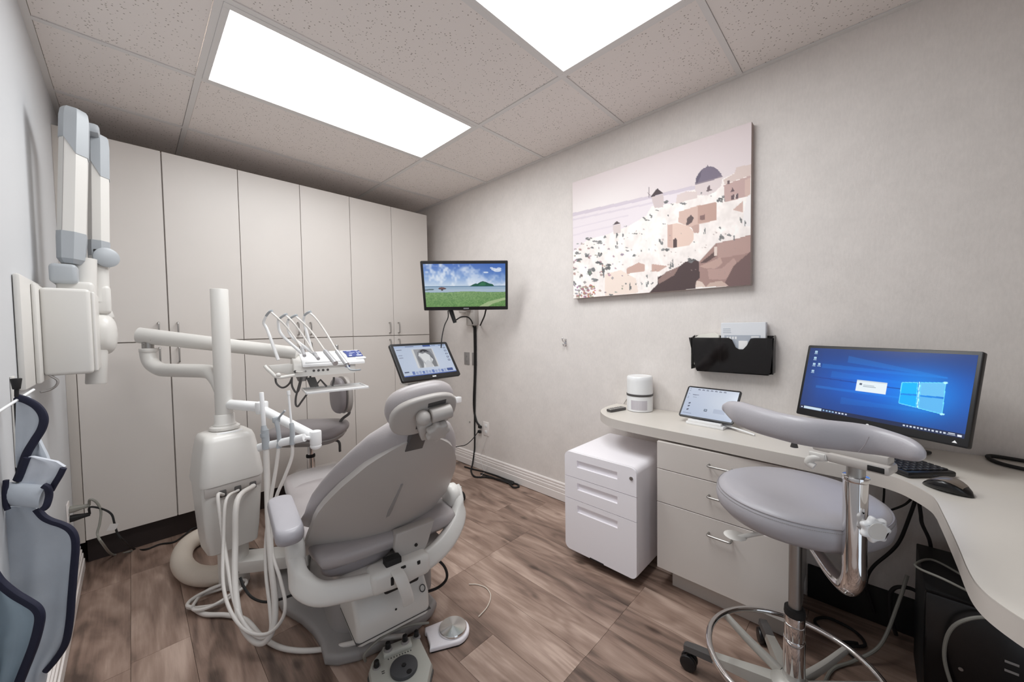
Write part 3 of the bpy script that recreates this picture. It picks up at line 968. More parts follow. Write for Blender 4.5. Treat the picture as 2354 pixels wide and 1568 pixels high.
def outlet(name, label, y, z, w, h, m, holes, tilt=0):
    t = thing(name, label, 'wall outlet', (XR - .003, y, z - h / 2))
    obj('plate', MB().box(XR - .006, XR, y - w / 2, y + w / 2, z - h / 2, z + h / 2, .002), m, t)
    hb = MB()
    for dz, kind in holes:
        if kind == 'jack': hb.cyl((XR - .009, y, z + dz), (XR - .005, y, z + dz), .007, n=14)
        else: hb.box(XR - .0075, XR - .005, y - .016, y + .016, z + dz - .013, z + dz + .013, .003)
    obj('socket', hb, M['mid_pl'] if m is not M['trim'] else M['white_bright'], t)
    return t


outlet('socket_plate', 'grey wall plate with two jacks below the wall monitor, left of the cable', 2.610, .967, .07, .112, M['mid_pl'], ((.02, 'jack'), (-.02, 'jack')))
outlet('socket_plate', 'grey blank wall plate crossed by the monitor cable', 2.503, .967, .065, .112, M['mid_pl'], ())
outlet('power_outlet', 'white power outlet with two black plugs below the wall monitor', 2.365, .372, .072, .118, M['trim'], ((.026, 's'), (-.026, 's')))
t = thing('cable_clip', 'tiny grey cable clip on the wall above the baseboard', 'clip', (XR - .004, 2.585, .39))
obj('pin', MB().ell((XR - .004, 2.585, .395), .006, .007, .007, 10, 6), M['mid_pl'], t)

# ---------------------------------------------------------------- file pocket with its contents
t = thing('file_pocket', 'smoked black plastic file pocket hung on the wall above the tablet', 'file holder', (XR - .03, .505, .995))
smoke = film_mat('smoked acrylic', (18, 14, 14), .84)
smoke.node_tree.nodes['Principled BSDF'].inputs['Roughness'].default_value = .06
yL, yR, zt, zb = .690, .318, 1.172, .998
xo = XR - .055
N_ = 24
top = []
for k in range(N_ + 1):
    u = k / N_; yy = yL + (yR - yL) * u
    dip = .056 * math.exp(-((u - .64) / .085) ** 4)
    top.append((yy, zt - dip))
bot = [(yR + .014, zb + .012), (yR + .026, zb), (yL - .042, zb + .004), (yL - .034, zb + .016)]
outl = top + bot
fp = MB().prism(outl, (xo, 0, 0), (0, 1, 0), (0, 0, 1), .0035)
obj('front_panel', fp, smoke, t, ang=.4)
sd = MB()
sd.prism([(0, zb + .01), (.052, zb + .01), (.052, zt + .012), (0, zt)], (xo, yR + .006, 0), (1, 0, 0), (0, 0, 1), .004)
sd.prism([(0, zb + .01), (.052, zb + .01), (.052, zt + .012), (0, zt)], (xo, yL - .012, 0), (1, 0, 0), (0, 0, 1), .004)
sd.box(xo, XR - .002, yR + .02, yL - .04, zb, zb + .004)
obj('side_panels', sd, smoke, t, smooth=False)
obj('back_panel', MB().box(XR - .0045, XR - .001, yR + .01, yL - .02, zb, zt + .01), smoke, t, smooth=False)
t = thing('glove_box', 'white printed cardboard glove box standing in the file pocket', 'box', (XR - .024, .447, 1.05))
gb = MB().box(XR - .046, XR - .008, .352, .540, 1.012, 1.246, .0015, 1)
obj('carton', gb, M['card'], t, ang=.3)
pr = MB()
pr.box(XR - .0466, XR - .046, .372, .524, 1.115, 1.185)
pr.box(XR - .0466, XR - .046, .495, .53, 1.196, 1.199).box(XR - .0466, XR - .046, .497, .53, 1.205, 1.208).box(XR - .0466, XR - .046, .497, .53, 1.214, 1.217)
pr.box(XR - .04, XR - .014, .36, .53, 1.2458, 1.2463)
obj('printed_panel', pr, mat('grey blue print', (176, 182, 192), .6), t, smooth=False)
pw = MB()
for k in range(5): pw.box(XR - .0472, XR - .0466, .378, .41, 1.125 + .012 * k, 1.132 + .012 * k)
pw.box(XR - .0472, XR - .0466, .424, .462, 1.118, 1.158)
for k in range(4): pw.box(XR - .0472, XR - .0466, .47 + .012 * k, .478 + .012 * k, 1.165, 1.178)
obj('print_text', pw, M['white_bright'], t, smooth=False)
t = thing('paper_stack', 'loose cream papers lying in the file pocket left of the glove box', 'papers', (XR - .03, .61, 1.03))
pp = MB().prism([(.555, 1.03), (.668, 1.03), (.672, 1.168), (.640, 1.188), (.575, 1.196), (.552, 1.185)], (XR - .038, 0, 0), (0, 1, 0), (0, 0, 1), .022)
obj('sheets', pp, mat('cream paper', (240, 236, 226), .8), t, smooth=False)
t = thing('paper_sheet', 'white sheet corner slanting down inside the smoked pocket', 'paper', (XR - .05, .565, 1.06))
obj('sheet', MB().add([(XR - .0485, .605, 1.17), (XR - .0485, .575, 1.17), (XR - .0485, .566, 1.125), (XR - .0485, .556, 1.065)], [(0, 1, 2, 3)]), M['paper'], t, smooth=False)  # pale flat shape that stands for the papers' slanting reflection

# ---------------------------------------------------------------- things on the worktop
t = thing('air_purifier', 'white round tabletop air purifier with a grey band, by the remote', 'air purifier', (1.985, .945, TOPZ))
cx, cy = 2.015, .945
obj('upper_housing', MB().lathe([(.070, .098), (.0705, .175), (.0695, .192), (.064, .198), (.06, .1985), (.058, .1965), (.03, .1965), (0, .1965)], (cx, cy, TOPZ), n=48), M['white_bright'], t)
obj('band', MB().lathe([(.068, .088), (.0725, .0885), (.0725, .099), (.068, .0995)], (cx, cy, TOPZ), n=48), M['dkgrey'], t)
obj('lower_housing', MB().lathe([(.064, .0), (.070, .003), (.0705, .08), (.070, .087), (.06, .0885)], (cx, cy, TOPZ), n=48), M['white_bright'], t)
vent = MB()
for k in range(34):
    a = math.radians(150 + k * 2.2 + 15)
    vent.box(.0700, .0712, -.0009, .0009, .014, .066, mx=Matrix.Translation((cx, cy, TOPZ)) @ Matrix.Rotation(a, 4, 'Z'))
obj('vent_grille', vent, mat('pale vent', (206, 200, 206), .5), t, smooth=False, kind='stuff')
obj('power_cord', MB().tube([(cx + .062, cy + .04, TOPZ + .02), (2.09, 1.01, TOPZ + .06), (2.0985, 1.035, TOPZ + .075), (2.0985, 1.07, TOPZ + .03), (2.095, 1.085, TOPZ + .004)], .0018), M['grey_cord'], t)

t = thing('remote_control', 'small grey remote control lying beside the air purifier', 'remote', (1.905, 1.035, TOPZ), math.radians(-17))
MX = Matrix.Translation((1.915, 1.037, TOPZ)) @ Matrix.Rotation(math.radians(-15), 4, 'Z')
obj('body', MB(MX).box(-.062, .062, -.018, .018, 0, .016, .005), M['dkgrey'], t)
obj('faceplate', MB(MX).box(-.060, .060, -.0155, .0155, .0155, .0170, .0007, 1), mat('silver face', (190, 186, 180), .4), t)
kb = MB(MX)
for i in range(8):
    for j in range(3): kb.ell((-.048 + i * .0135, -.010 + j * .010, .0172), .0042, .0034, .0022, 8, 4)
obj('buttons', kb, M['dkgrey'], t, kind='stuff')

# tablet and its stand
u, v, n = face_frame(-95.2, 40)
o = Vector((1.947, .561, .854))
tw, tth = .25, .180
t = thing('tablet', 'black-rimmed tablet with a pale lit screen leaning on the worktop', 'tablet', (1.93, .56, TOPZ + .02))
obj('case', MB().prism(rrect(tw, tth, .012), o - n * .007, u, v, .006, .0015), M['black'], t)
P = Pic(200, 144)
P.a[:] = np.array((205, 214, 232)) * (1 - P.W[..., None] * .35) + np.array((160, 178, 208)) * P.W[..., None] * .35
gl = np.exp(-((P.U - .75) ** 2 / .12 + (P.W - .45) ** 2 / .2))[..., None]
P.a[:] = P.a * (1 - .5 * gl) + np.array((225, 232, 240)) * .5 * gl
for k in range(7): P.rect(.20 + k * .085, .05, .255 + k * .085, .075, (120, 126, 145)); P.rect(.21 + k * .085, .03, .235 + k * .085, .045, (150, 156, 172))
for y in (.05, .12, .22, .33, .38): P.rect(.03, y, .06, y + .015, (110, 116, 140))
P.rect(.12, .24, .25, .262, (130, 136, 155)); P.rect(.14, .33, .22, .35, (140, 146, 165)); P.rect(.13, .262, .2, .268, (120, 124, 150))
for y in (.56, .66, .78): P.poly([(.09, y), (.13, y - .03), (.135, y + .01), (.10, y + .04)], (70, 76, 96))
for k in range(6): P.rect(.04 + k * .03, .90, .06 + k * .03, .92, (80, 86, 108))
P.rect(.44, .70, .50, .78, (70, 74, 90)); P.rect(.45, .715, .49, .76, (170, 190, 210)); P.rect(.62, .66, .84, .80, (186, 196, 216))
P.build('screen', o + n * .0002, u, v, tw - .018, tth - .018, print_mat('tablet screen', .85, .15), t)
t = thing('tablet_stand', 'white plastic stand holding up the tablet', 'stand', (1.93, .56, TOPZ))
ub = Vector((math.cos(math.radians(-95.2)), math.sin(math.radians(-95.2)), 0)); bb = Vector((-ub.y, ub.x, 0))
SM = frame_mx(Vector((1.90, .56, TOPZ)), ub, bb, Vector((0, 0, 1)))
st = MB(SM).box(-.085, .085, -.028, .075, 0, .014, .003)
st.box(-.075, .075, -.028, -.010, .012, .026, .003)
obj('base', st, M['white_bright'], t)
obj('back_rest', MB(SM).add([], []).prism([(-.05, 0), (.05, 0), (.045, .10), (-.045, .10)], (0, .045, .012), (1, 0, 0), (0, .42, .9), .004), M['white_bright'], t)
t = thing('white_stylus', 'white stylus and cable end lying right of the tablet stand', 'stylus', (1.83, .46, TOPZ))
obj('barrel', MB().tube([at(1668, 978, Z=.77), at(1700, 988, Z=.768), at(1735, 1000, Z=.76)], .004, 10), M['white_bright'], t)
obj('cap', MB().box(-.018, .018, -.010, .010, 0, .022, .004, mx=Matrix.Translation(at(1672, 983, Z=TOPZ)) @ Matrix.Rotation(-1.2, 4, 'Z')), M['white_bright'], t)

# desk monitor
u, v, n = face_frame(-117.9, 13.9)
o = Vector((1.930, -.0105, .993))
mw, mh = .51, .306
t = thing('desk_monitor', 'large black desk monitor showing a glowing blue window desktop', 'monitor', (1.99, -.04, TOPZ))
sh = MB().prism(rrect(mw, mh, .006), o - n * .022, u, v, .022, .003)
sh.prism(rrect(mw * .72, mh * .7, .03), o - n * .045, u, v, .024, .008)
obj('housing', sh, M['black'], t)
P = Pic(360, 210)
U, W = P.U, P.W
base = np.array((20, 56, 124)) * np.ones((P.h, P.w, 1))
g1 = np.exp(-(((U - .60) / .46) ** 2 + ((W - .50) / .38) ** 2))[..., None]
g2 = np.exp(-(((U - .77) / .17) ** 2 + ((W - .55) / .30) ** 2))[..., None]
P.a[:] = base * (1 - g1) + np.array((0, 104, 222)) * g1
P.a[:] = P.a * (1 - .75 * g2) + np.array((10, 150, 240)) * .75 * g2
top = np.clip((.30 - W) / .3, 0, 1)[..., None] * np.clip(1 - abs(U - .6) / .9, 0, 1)[..., None]
P.a[:] = P.a * (1 - .55 * top) + np.array((58, 62, 108)) * .55 * top
bl = np.clip((.12 - U) / .2, 0, 1)[..., None]
P.a[:] = P.a * (1 - .5 * bl) + np.array((34, 38, 70)) * .5 * bl
# light beams from the window
for (x0, y0, x1, y1, w, k) in ((.88, .30, .30, .15, .05, .22), (.88, .30, .12, .28, .035, .22), (.80, .62, .10, .62, .02, .25), (.82, .75, .3, .78, .05, .14), (.72, .42, .2, .40, .05, .14)):
    P.poly([(x0, y0 - .005), (x0, y0 + .012), (x1, y1 + w), (x1, y1 - w)], (40, 160, 250), k)
P.poly([(.06, .46), (.70, .50), (.70, .515), (.06, .475)], (10, 40, 120), .5)
# the four panes (coordinates of a view of the screen)
P.quad([(822, 84), (2046, 128), (1905, 762), (740, 540)])
for q, c in (([(1478, 346), (1592, 346), (1584, 432), (1464, 426)], (0, 180, 250)), ([(1614, 346), (1792, 346), (1776, 452), (1602, 438)], (104, 190, 240)),
             ([(1462, 436), (1582, 446), (1572, 530), (1450, 498)], (0, 172, 248)), ([(1600, 450), (1774, 466), (1755, 578), (1588, 534)], (90, 180, 238))):
    P.poly(q, c)
for l in ((1478, 344, 1592, 344), (1614, 344, 1794, 344), (1478, 346, 1450, 498), (1450, 500, 1574, 532), (1588, 536, 1756, 580), (1794, 346, 1756, 580), (1592, 346, 1572, 532), (1614, 346, 1588, 536)):
    P.line(*l, 5, (120, 236, 255), .9)
P.line(1606, 340, 1580, 534, 7, (190, 248, 255))
P.disc(1793, 344, 16, 9, (190, 255, 255), .9); P.disc(1755, 580, 18, 7, (190, 255, 255), .9)
P.H = None
# dialog
P.rect(.385, .445, .575, .605, (226, 236, 242)); P.rect(.385, .445, .575, .46, (205, 216, 222)); P.rect(.405, .485, .422, .515, (84, 92, 110)); P.rect(.43, .505, .50, .513, (170, 182, 190)); P.rect(.43, .525, .51, .532, (150, 164, 176))
# icons and taskbar
for (x, y) in ((.045, .05), (.045, .15), (.045, .25), (.085, .245), (.045, .36)):
    P.rect(x, y, x + .018, y + .03, (190, 222, 240)); P.rect(x + .004, y + .012, x + .012, y + .022, (30, 90, 160)); P.rect(x - .004, y + .042, x + .022, y + .05, (170, 196, 220))
P.rect(0, .945, 1, 1, (24, 30, 58), .8)
P.rect(.035, .952, .175, .992, (196, 216, 232)); P.rect(.015, .965, .024, .98, (230, 240, 250))
for k in range(8): P.rect(.185 + k * .023, .962, .198 + k * .023, .982, (150, 190, 225) if k < 4 else (210, 220, 235))
for k in range(12): P.rect(.70 + k * .0185, .962, .71 + k * .0185, .98, (205, 214, 228))
P.rect(.925, .958, .955, .966, (220, 226, 236)); P.rect(.92, .974, .957, .982, (220, 226, 236)); P.rect(.968, .96, .985, .985, (225, 230, 240))
P.build('screen', o + v * .008 + n * .0004, u, v, mw - .022, mh - .040, print_mat('desktop screen', 1.05, .2), t)
obj('stand_neck', MB().box(-.03, .03, -.012, .012, 0, .16, .004, mx=Matrix.Translation(Vector((1.985, -.035, TOPZ + .008))) @ Matrix.Rotation(math.radians(-117.9), 4, 'Z')), M['black'], t)
obj('stand_foot', MB().box(-.10, .10, -.045, .06, 0, .012, .005, mx=Matrix.Translation(Vector((2.005, -.05, TOPZ))) @ Matrix.Rotation(math.radians(-117.9), 4, 'Z')), M['black'], t)
dots = MB()
dots.cyl(o + u * 0 - v * .142 + n * .0, o - v * .142 + n * .0012, .0045, n=16)
c0 = o + u * .225 - v * .140
dots.add([c0 - u * .006 - v * .003 + n * .001, c0 + u * .006 - v * .003 + n * .001, c0 + v * .005 + n * .001], [(0, 1, 2)])
obj('badge', dots, M['led'], t)

# keyboard, mouse, cable
kx = Matrix.Translation(Vector((1.745, -.085, TOPZ))) @ Matrix.Rotation(math.radians(-139), 4, 'Z')
c1, c2, c3 = at(2012, 1072, Z=TOPZ), at(2088, 1101, Z=TOPZ), at(2160, 1080, Z=TOPZ)
ku = Vector((c2 - c1)).normalized(); kv = Vector((-ku.y, ku.x, 0))
if kv.dot(c3 - c2) < 0: kv = -kv
ku = -ku if ku.cross(kv).z < 0 else ku
kl = .40
KM = frame_mx(c2, ku, kv, Vector((0, 0, 1)))
sgn = 1 if (c1 - c2).dot(ku) > 0 else -1
t = thing('keyboard', 'black computer keyboard in front of the desk monitor', 'keyboard', tuple((c2 + (c1 - c2).normalized() * .2 + kv * .07)), 0)
x_a, x_b = (0, sgn * kl) if sgn > 0 else (sgn * kl, 0)
obj('base', MB(KM).box(x_a, x_b, 0, .150, .002, .020, .006), M['black'], t)
kk = MB(KM)
for i in range(20):
    for j in range(6):
        xx = x_a + .010 + i * .019
        kk.box(xx, xx + .0165, .008 + j * .0225, .0265 + j * .0225, .0195, .0245, .0022, 1)
obj('keycaps', kk, M['key'], t, ang=.9, kind='stuff')

c = at(2177, 1128, Z=TOPZ)
t = thing('computer_mouse', 'black and grey wireless mouse beside the keyboard', 'mouse', tuple(c))
MM = Matrix.Translation(c) @ Matrix.Rotation(math.radians(62), 4, 'Z')
mb = MB()
rings = []
for i in range(15):
    s = i / 14; x = -.052 + .104 * s
    hw = .034 * math.sin(math.pi * min(1, max(.0, .12 + .80 * s))) ** .55
    hh = .038 * math.sin(math.pi * (.10 + .72 * (1 - s))) ** .8
    k0 = math.sin(math.pi * s) ** .35 if 0 < s < 1 else .12
    ring = []
    for k in range(20):
        a = 6.2832 * k / 20
        ring.append(MM @ Vector((x, hw * k0 * math.copysign(abs(math.cos(a)) ** .7, math.cos(a)), max(.002, .5 * hh * k0 * (1 + math.copysign(abs(math.sin(a)) ** .75, math.sin(a)))))))
    rings.append(ring)
mb.loft(rings)
obj('body', mb, M['gloss_black'], t)
tp = MB(); rings2 = []
for i in range(2, 13):
    rings2.append([])
    for k in range(0, 7):
        a = math.pi * (.22 + .56 * k / 6)
        s = i / 14; x = -.052 + .104 * s
        hw = .034 * math.sin(math.pi * min(1, max(.0, .12 + .80 * s))) ** .55; hh = .038 * math.sin(math.pi * (.10 + .72 * (1 - s))) ** .8; k0 = math.sin(math.pi * s) ** .35
        rings2[-1].append(MM @ Vector((x, hw * k0 * math.copysign(abs(math.cos(a)) ** .7, math.cos(a)), .0012 + .5 * hh * k0 * (1 + abs(math.sin(a)) ** .75))))
vs = [p for r in rings2 for p in r]; fs = [(i * 7 + j, i * 7 + j + 1, (i + 1) * 7 + j + 1, (i + 1) * 7 + j) for i in range(len(rings2) - 1) for j in range(6)]
obj('top_panel', tp.add(vs, fs), mat('bronze grey shell', (132, 122, 112), .3, .5), t)
obj('wheel', MB(MM).cyl((.024, -.004, .026), (.024, .004, .026), .009, n=16), M['rubber'], t)

t = tag(obj('cable_loop', MB().tube([(2.06, -.46, .762), (2.085, -.36, .763), (2.085, -.305, .763), (2.04, -.300, .762), (1.99, -.325, .762), (1.96, -.39, .762), (1.95, -.50, .762)], .0062, 10), M['rubber']), 'thick black cable loop on the worktop at the wall, right of the monitor', 'cable')

# ---------------------------------------------------------------- computer under the desk
t = thing('computer_tower', 'black computer tower under the worktop return', 'computer', (1.80, -.23, 0))
obj('case', MB().box(1.662, 1.985, -.330, -.130, .0, .425, .004), mat('matt black case', (10, 10, 11), .55), t, ang=.4)
obj('front_panel', MB().box(1.640, 1.663, -.332, -.128, .003, .425, .008), M['gloss_black'], t, ang=.6)
for z in (.30, .275): obj('usb_port', MB().box(1.6385, 1.6405, -.30, -.276, z, z + .006), M['mid_pl'], t, smooth=False)
obj('power_button', MB().cyl((1.638, -.200, .23), (1.641, -.200, .23), .005, n=14), M['steel'], t, smooth=False)


def cable(name, label, pts, r, m, sub=8, cat='cable'):
    return tag(obj(name, MB().tube(pts, r, 8, sub), m), label, cat)


cable('usb_cable', 'grey cable looping over the top of the computer tower', [(1.70, -.315, .435), (1.66, -.24, .45), (1.66, -.165, .47), (1.70, -.118, .462), (1.80, -.120, .432), (1.86, -.16, .432), (1.80, -.22, .434), (1.72, -.27, .437), (1.68, -.32, .44)], .0036, M['grey_cord'])
cable('front_cable', 'pale grey cable curling down the front of the computer tower', [(1.635, -.305, .40), (1.615, -.24, .42), (1.60, -.18, .37), (1.605, -.165, .27), (1.61, -.19, .16), (1.61, -.23, .06), (1.60, -.27, .008)], .0045, M['grey_cord'])
cable('network_cable', 'grey cable running from the tower to the floor beside the stool base', [(1.99, -.11, .29), (1.93, -.085, .20), (1.85, -.04, .07), (1.78, .03, .012), (1.70, .08, .006), (1.60, .10, .006)], .0055, M['grey_cord'])
wx_ = lambda l, X=2.06: [at(x, y, X=X) for x, y in l]
cable('monitor_cable', 'black cable slanting down the wall from the worktop to behind the seat', wx_([(2108, 1140), (2092, 1185), (2070, 1240), (2048, 1268), (2010, 1300), (1994, 1325), (1992, 1350), (2004, 1390), (2010, 1410)]), .0058, M['rubber'])
cable('keyboard_cable', 'black cable drooping below the worktop edge towards the seat', wx_([(2100, 1142), (2080, 1160), (2050, 1172), (2030, 1176)], 2.05), .004, M['rubber'])
cable('mouse_cable', 'black cable hanging straight onto the computer tower', wx_([(2112, 1148), (2117, 1185), (2120, 1205), (2136, 1240), (2142, 1270), (2152, 1300)], 2.0), .0055, M['rubber'])
cable('audio_cable', 'thin black cable hanging straight down from the worktop beside the arm post', wx_([(2033, 1110), (2032, 1140), (2030, 1165), (2030, 1190)], 2.07), .0034, M['rubber'])
cable('power_cable', 'black cable arching against the wall left of the tower', wx_([(2112, 1362), (2090, 1352), (2062, 1350), (2048, 1362), (2046, 1385), (2048, 1420), (2060, 1460)], 2.0), .0068, M['rubber'])
cable('coiled_cable', 'black cable coiled on the dark floor under the desk', [(1.90, .02, .008), (1.86, .09, .008), (1.92, .15, .010), (1.98, .11, .010), (1.96, .03, .012), (1.90, .0, .012), (1.84, .05, .012), (1.80, .02, .008)], .0055, M['rubber'])
# ---------------------------------------------------------------- dental chair (local frame: s across, t towards the foot end, z up)
CA = math.radians(-8)
CO = Vector((0.59 + .07 * math.cos(CA), 1.29 + .07 * math.sin(CA), 0))
CM = Matrix.Translation(CO) @ Matrix.Rotation(CA, 4, 'Z')
t = thing('dental_chair', 'grey reclined dental chair seen from behind in the middle of the room', 'dental chair', tuple(CO + Vector((.07, .6, 0))), CA)
# base plate on the floor
half = [(0, .040), (.12, .050), (.19, .080), (.225, .112), (.222, .20), (.235, .29), (.262, .38), (.315, .50), (.33, .60), (.33, .95), (.28, 1.02), (0, 1.04)]
out = [(-a, b) for a, b in half] + [(a, b) for a, b in reversed(half)][1:-1]
out = [(p[0], p[1]) for p in out]
obj('base_plate', MB(CM).prism(out, (0, 0, 0.0), (1, 0, 0), (0, 1, 0), .045, .016, 3), M['mid_pl'], t)
colm = MB(CM)
colm.loft([[(a * k + .0, .46 + (b) * k, z) for a, b in rrect(.36, .62, .10, 6)] for z, k in ((.043, 1.0), (.10, .98), (.20, .86), (.34, .72))])
obj('base_column', colm, M['mid_pl'], t)
# pump housing at the back
pb = MB(CM)
prof = [(-.022, .118), (-.030, .150), (-.026, .205), (.055, .300), (.30, .335), (.36, .30), (.36, .16), (.30, .110), (.02, .105)]
pb.prism([(q[0], q[1]) for q in prof], (-.146, 0, 0), (0, 1, 0), (0, 0, 1), .277, .018, 3)
obj('rear_housing', pb, M['white_pl'], t, ang=.9)
obj('housing_seam', MB(CM).box(-.148, .133, -.030, .20, .1335, .1350), M['dkgrey'], t, smooth=False)
tor = MB(CM)
rp = [(.105 + .0105 * math.cos(k * .3927), -.0175 + .0095 * math.sin(k * .3927) * .65, .222 + .0105 * math.sin(k * .3927)) for k in range(16)]
tor.tube(rp, .0016, 6, 2, closed=True)
obj('ring_mark', tor, M['black'], t)
obj('screw', MB(CM).cyl((-.005, -.029, .197), (-.005, -.0275, .197), .004, n=10), M['black'], t)
# seat frame and yoke
yk = MB(CM)
ypts = [(-.310, .055, .505), (-.313, .020, .465), (-.305, -.020, .425), (-.262, -.055, .392), (-.19, -.070, .378), (-.10, -.080, .366), (0, -.084, .361), (.10, -.078, .371), (.18, -.060, .392), (.245, -.030, .425), (.285, .005, .465), (.292, .040, .510), (.288, .065, .535)]
yk.tube(ypts, lambda q: .046 - .004 * math.sin(math.pi * q), 16, 5, flat=((0, .35, .94), .84, .56, .62))
obj('yoke', yk, M['white_pl'], t, ang=1.2)
for s in (-1, 1):
    sx = -.312 if s < 0 else .278
    obj('pivot_cover', MB(CM).lathe([(.0, -.026), (.040, -.026), (.050, -.018), (.052, .0), (.050, .018), (.040, .026), (0, .026)], (sx, .055, .500 if s < 0 else .515), (1, 0, 0), 24), M['white_pl'], t, ang=1.0)
fr = MB(CM)
fr.box(-.20, .20, -.06, .62, .33, .405, .03, 3)
obj('seat_frame', fr, M['shell'], t)
obj('rear_block', MB(CM).box(-.115, .10, -.116, -.03, .334, .412, .02, 3), M['white_pl'], t)
bits = MB(CM)
bits.box(-.060, -.004, -.098, -.06, .395, .432, .004)
bits.box(-.052, -.040, -.1185, -.112, .355, .385, .003).box(-.015, .003, -.1185, -.112, .398, .406, .002).box(.045, .058, -.117, -.11, .388, .402, .003)
bits.box(-.06, .07, -.075, -.01, .298, .330, .01)
obj('dark_gaps', bits, M['rubber'], t)  # solid dark blocks in place of the shaded gaps between parts
lv = MB(CM)
lv.tube([(-.030, -.112, .402), (-.026, -.136, .388), (-.016, -.146, .352), (-.006, -.146, .315), (.000, -.140, .285), (.001, -.138, .280)], lambda q: .021 - .002 * q if q < .97 else .010, 12, 5, flat=((1, 0, 0), 1.0, .22, .8))
obj('release_lever', lv, M['white_pl'], t)
# seat cushion
st = MB(CM)
rows = [(-.03, .25, .505), (.06, .268, .508), (.25, .274, .502), (.5, .272, .500), (.68, .268, .498), (.80, .262, .49), (.92, .25, .472), (1.0, .235, .455), (1.05, .20, .443)]
rings = []
for (tt, hw, z) in [(-.05, .20, .49)] + rows + [(1.065, .13, .438)]:
    th = .075 if -.05 < tt < 1.06 else .04
    ring = []
    for k in range(28):
        a = 6.2832 * k / 28
        ca = math.copysign(abs(math.cos(a)) ** .55, math.cos(a)); sa = math.copysign(abs(math.sin(a)) ** .6, math.sin(a))
        dish = -.012 * (1 - (abs(ca)) ** 2) if sa > 0 else 0
        ring.append((hw * ca, tt, z - th / 2 + th / 2 * sa + dish))
    rings.append(ring)
seat = obj('seat_cushion', st.loft(rings), M['vinyl'], t, ang=1.2)
fm = MB(CM)
vs = []
for i, tt in enumerate((.66, .72, .80, .88, .96, 1.02)):
    hw, z = np.interp(tt, [r[0] for r in rows], [r[1] for r in rows]), np.interp(tt, [r[0] for r in rows], [r[2] for r in rows])
    for j in range(9):
        a = j / 8 * 2 - 1
        vs.append((a * (hw + .003), tt, z - .010 + .0125 + (.006 * math.sin(9 * a + i * 1.7)) * .5 - (.030 if abs(a) == 1 else 0)))
fm.add(vs, [(i * 9 + j, i * 9 + j + 1, (i + 1) * 9 + j + 1, (i + 1) * 9 + j) for i in range(5) for j in range(8)])
obj('plastic_cover', fm, M['film'], seat)
# back rest: hard shell, upholstery in front, all on a plane leaning back
LE = math.radians(38)
Vb = Vector((0, -math.sin(LE), math.cos(LE))); Nb = Vector((0, -math.cos(LE), -math.sin(LE)))      # up along the back, and out of its rear
PB = Vector((-.015, .04, .42))
prof = [(.02, .262), (.06, .262), (.12, .2535), (.15, .2525), (.20, .250), (.25, .243), (.30, .231), (.35, .215), (.40, .196), (.45, .171), (.50, .143), (.54, .110), (.575, .070), (.597, .032), (.605, 0.0)]


def sec(v):
    return float(np.interp(v, [p[0] for p in prof], [p[1] for p in prof]))


vlist = [.0, .03, .06, .1, .15, .2, .25, .3, .35, .4, .45, .5, .535, .565, .585, .598, .604]
shm = MB(CM)
nU = 24


def back_pt(u, v, off):
    w = sec(v)
    x = w * u
    curve = .075 * (x / .26) ** 2 + .03 * (max(0, v - .32) / .32) ** 2          # edges wrap forward (away from the rear)
    return PB + Vector((x, 0, 0)) + Vb * v + Nb * (off - curve)


vs, fs = [], []
LOWX = [-.262, -.240, -.205, -.124, -.069, -.027, -.005, .02, .10, .118, .153, .194, .222, .262]
LOWV = [-.030, .000, .012, -.006, -.022, -.030, -.030, -.02, -.08, -.06, .000, .070, .118, .118]
for layer, off in ((0, .0), (1, -.020)):
    for v in vlist:
        for i in range(nU + 1):
            u = math.sin((i / nU - .5) * math.pi)
            vb = v
            if v < .15:     # lower edge: runs down to the pivot on the left, rises on the right
                x = .262 * u
                low = float(np.interp(x, LOWX, LOWV)) - .020
                vb = low + (v / .15) * (.15 - low)
            vs.append(back_pt(u, vb, off))
nv = len(vlist); S_ = nv * (nU + 1)
for L in (0, 1):
    for i in range(nv - 1):
        for j in range(nU):
            a = L * S_ + i * (nU + 1) + j
            f = (a, a + 1, a + nU + 2, a + nU + 1)
            fs.append(f if L == 0 else tuple(reversed(f)))
for i in range(nv - 1):
    for j in (0, nU):
        a = i * (nU + 1) + j; b = a + nU + 1
        fs.append((a, b, b + S_, a + S_))
for j in range(nU):
    for i in (0, nv - 1):
        a = i * (nU + 1) + j
        fs.append((a, a + 1, a + 1 + S_, a + S_))
shell = obj('backrest_shell', shm.add(vs, fs), M['shell'], t, ang=.8)
br = MB(CM)
br.prism([(.0, .352), (.080, .352), (.092, .385), (.115, .43), (.14, .50), (-.01, .50), (-.02, .45), (-.004, .41)], (0, -.022, 0), (1, 0, 0), (0, 0, 1), .045, .008, 3)
obj('back_bracket', br, M['shell'], t, ang=.8)
obj('bolt', MB(CM).cyl((.062, -.071, .435), (.062, -.063, .435), .006, n=12), M['black'], t)
rib = MB(CM)
rib.loft([[PB + Vector((x0 + w * a, 0, 0)) + Vb * v + Nb * (.0015 + .006 * b - .03 * ((v - .32) / .32) ** 2) for a, b in ((-1, -.6), (-.5, .4), (.5, .4), (1, -.6))] for v, x0, w in ((.10, -.034, .012), (.25, -.030, .010), (.40, -.022, .004))])
obj('moulded_rib', rib, M['mid_pl'], t)
# upholstery
cm = MB(CM)
vs, fs = [], []
prof_u = []
vu = [.05, .09, .14, .2, .27, .35, .43, .5, .56, .60, .628, .640]


def usec(v):
    return sec(min(.6, max(.02, v * .945 - .01))) + .012 if v < .60 else sec(min(.604, v * .945)) + .014


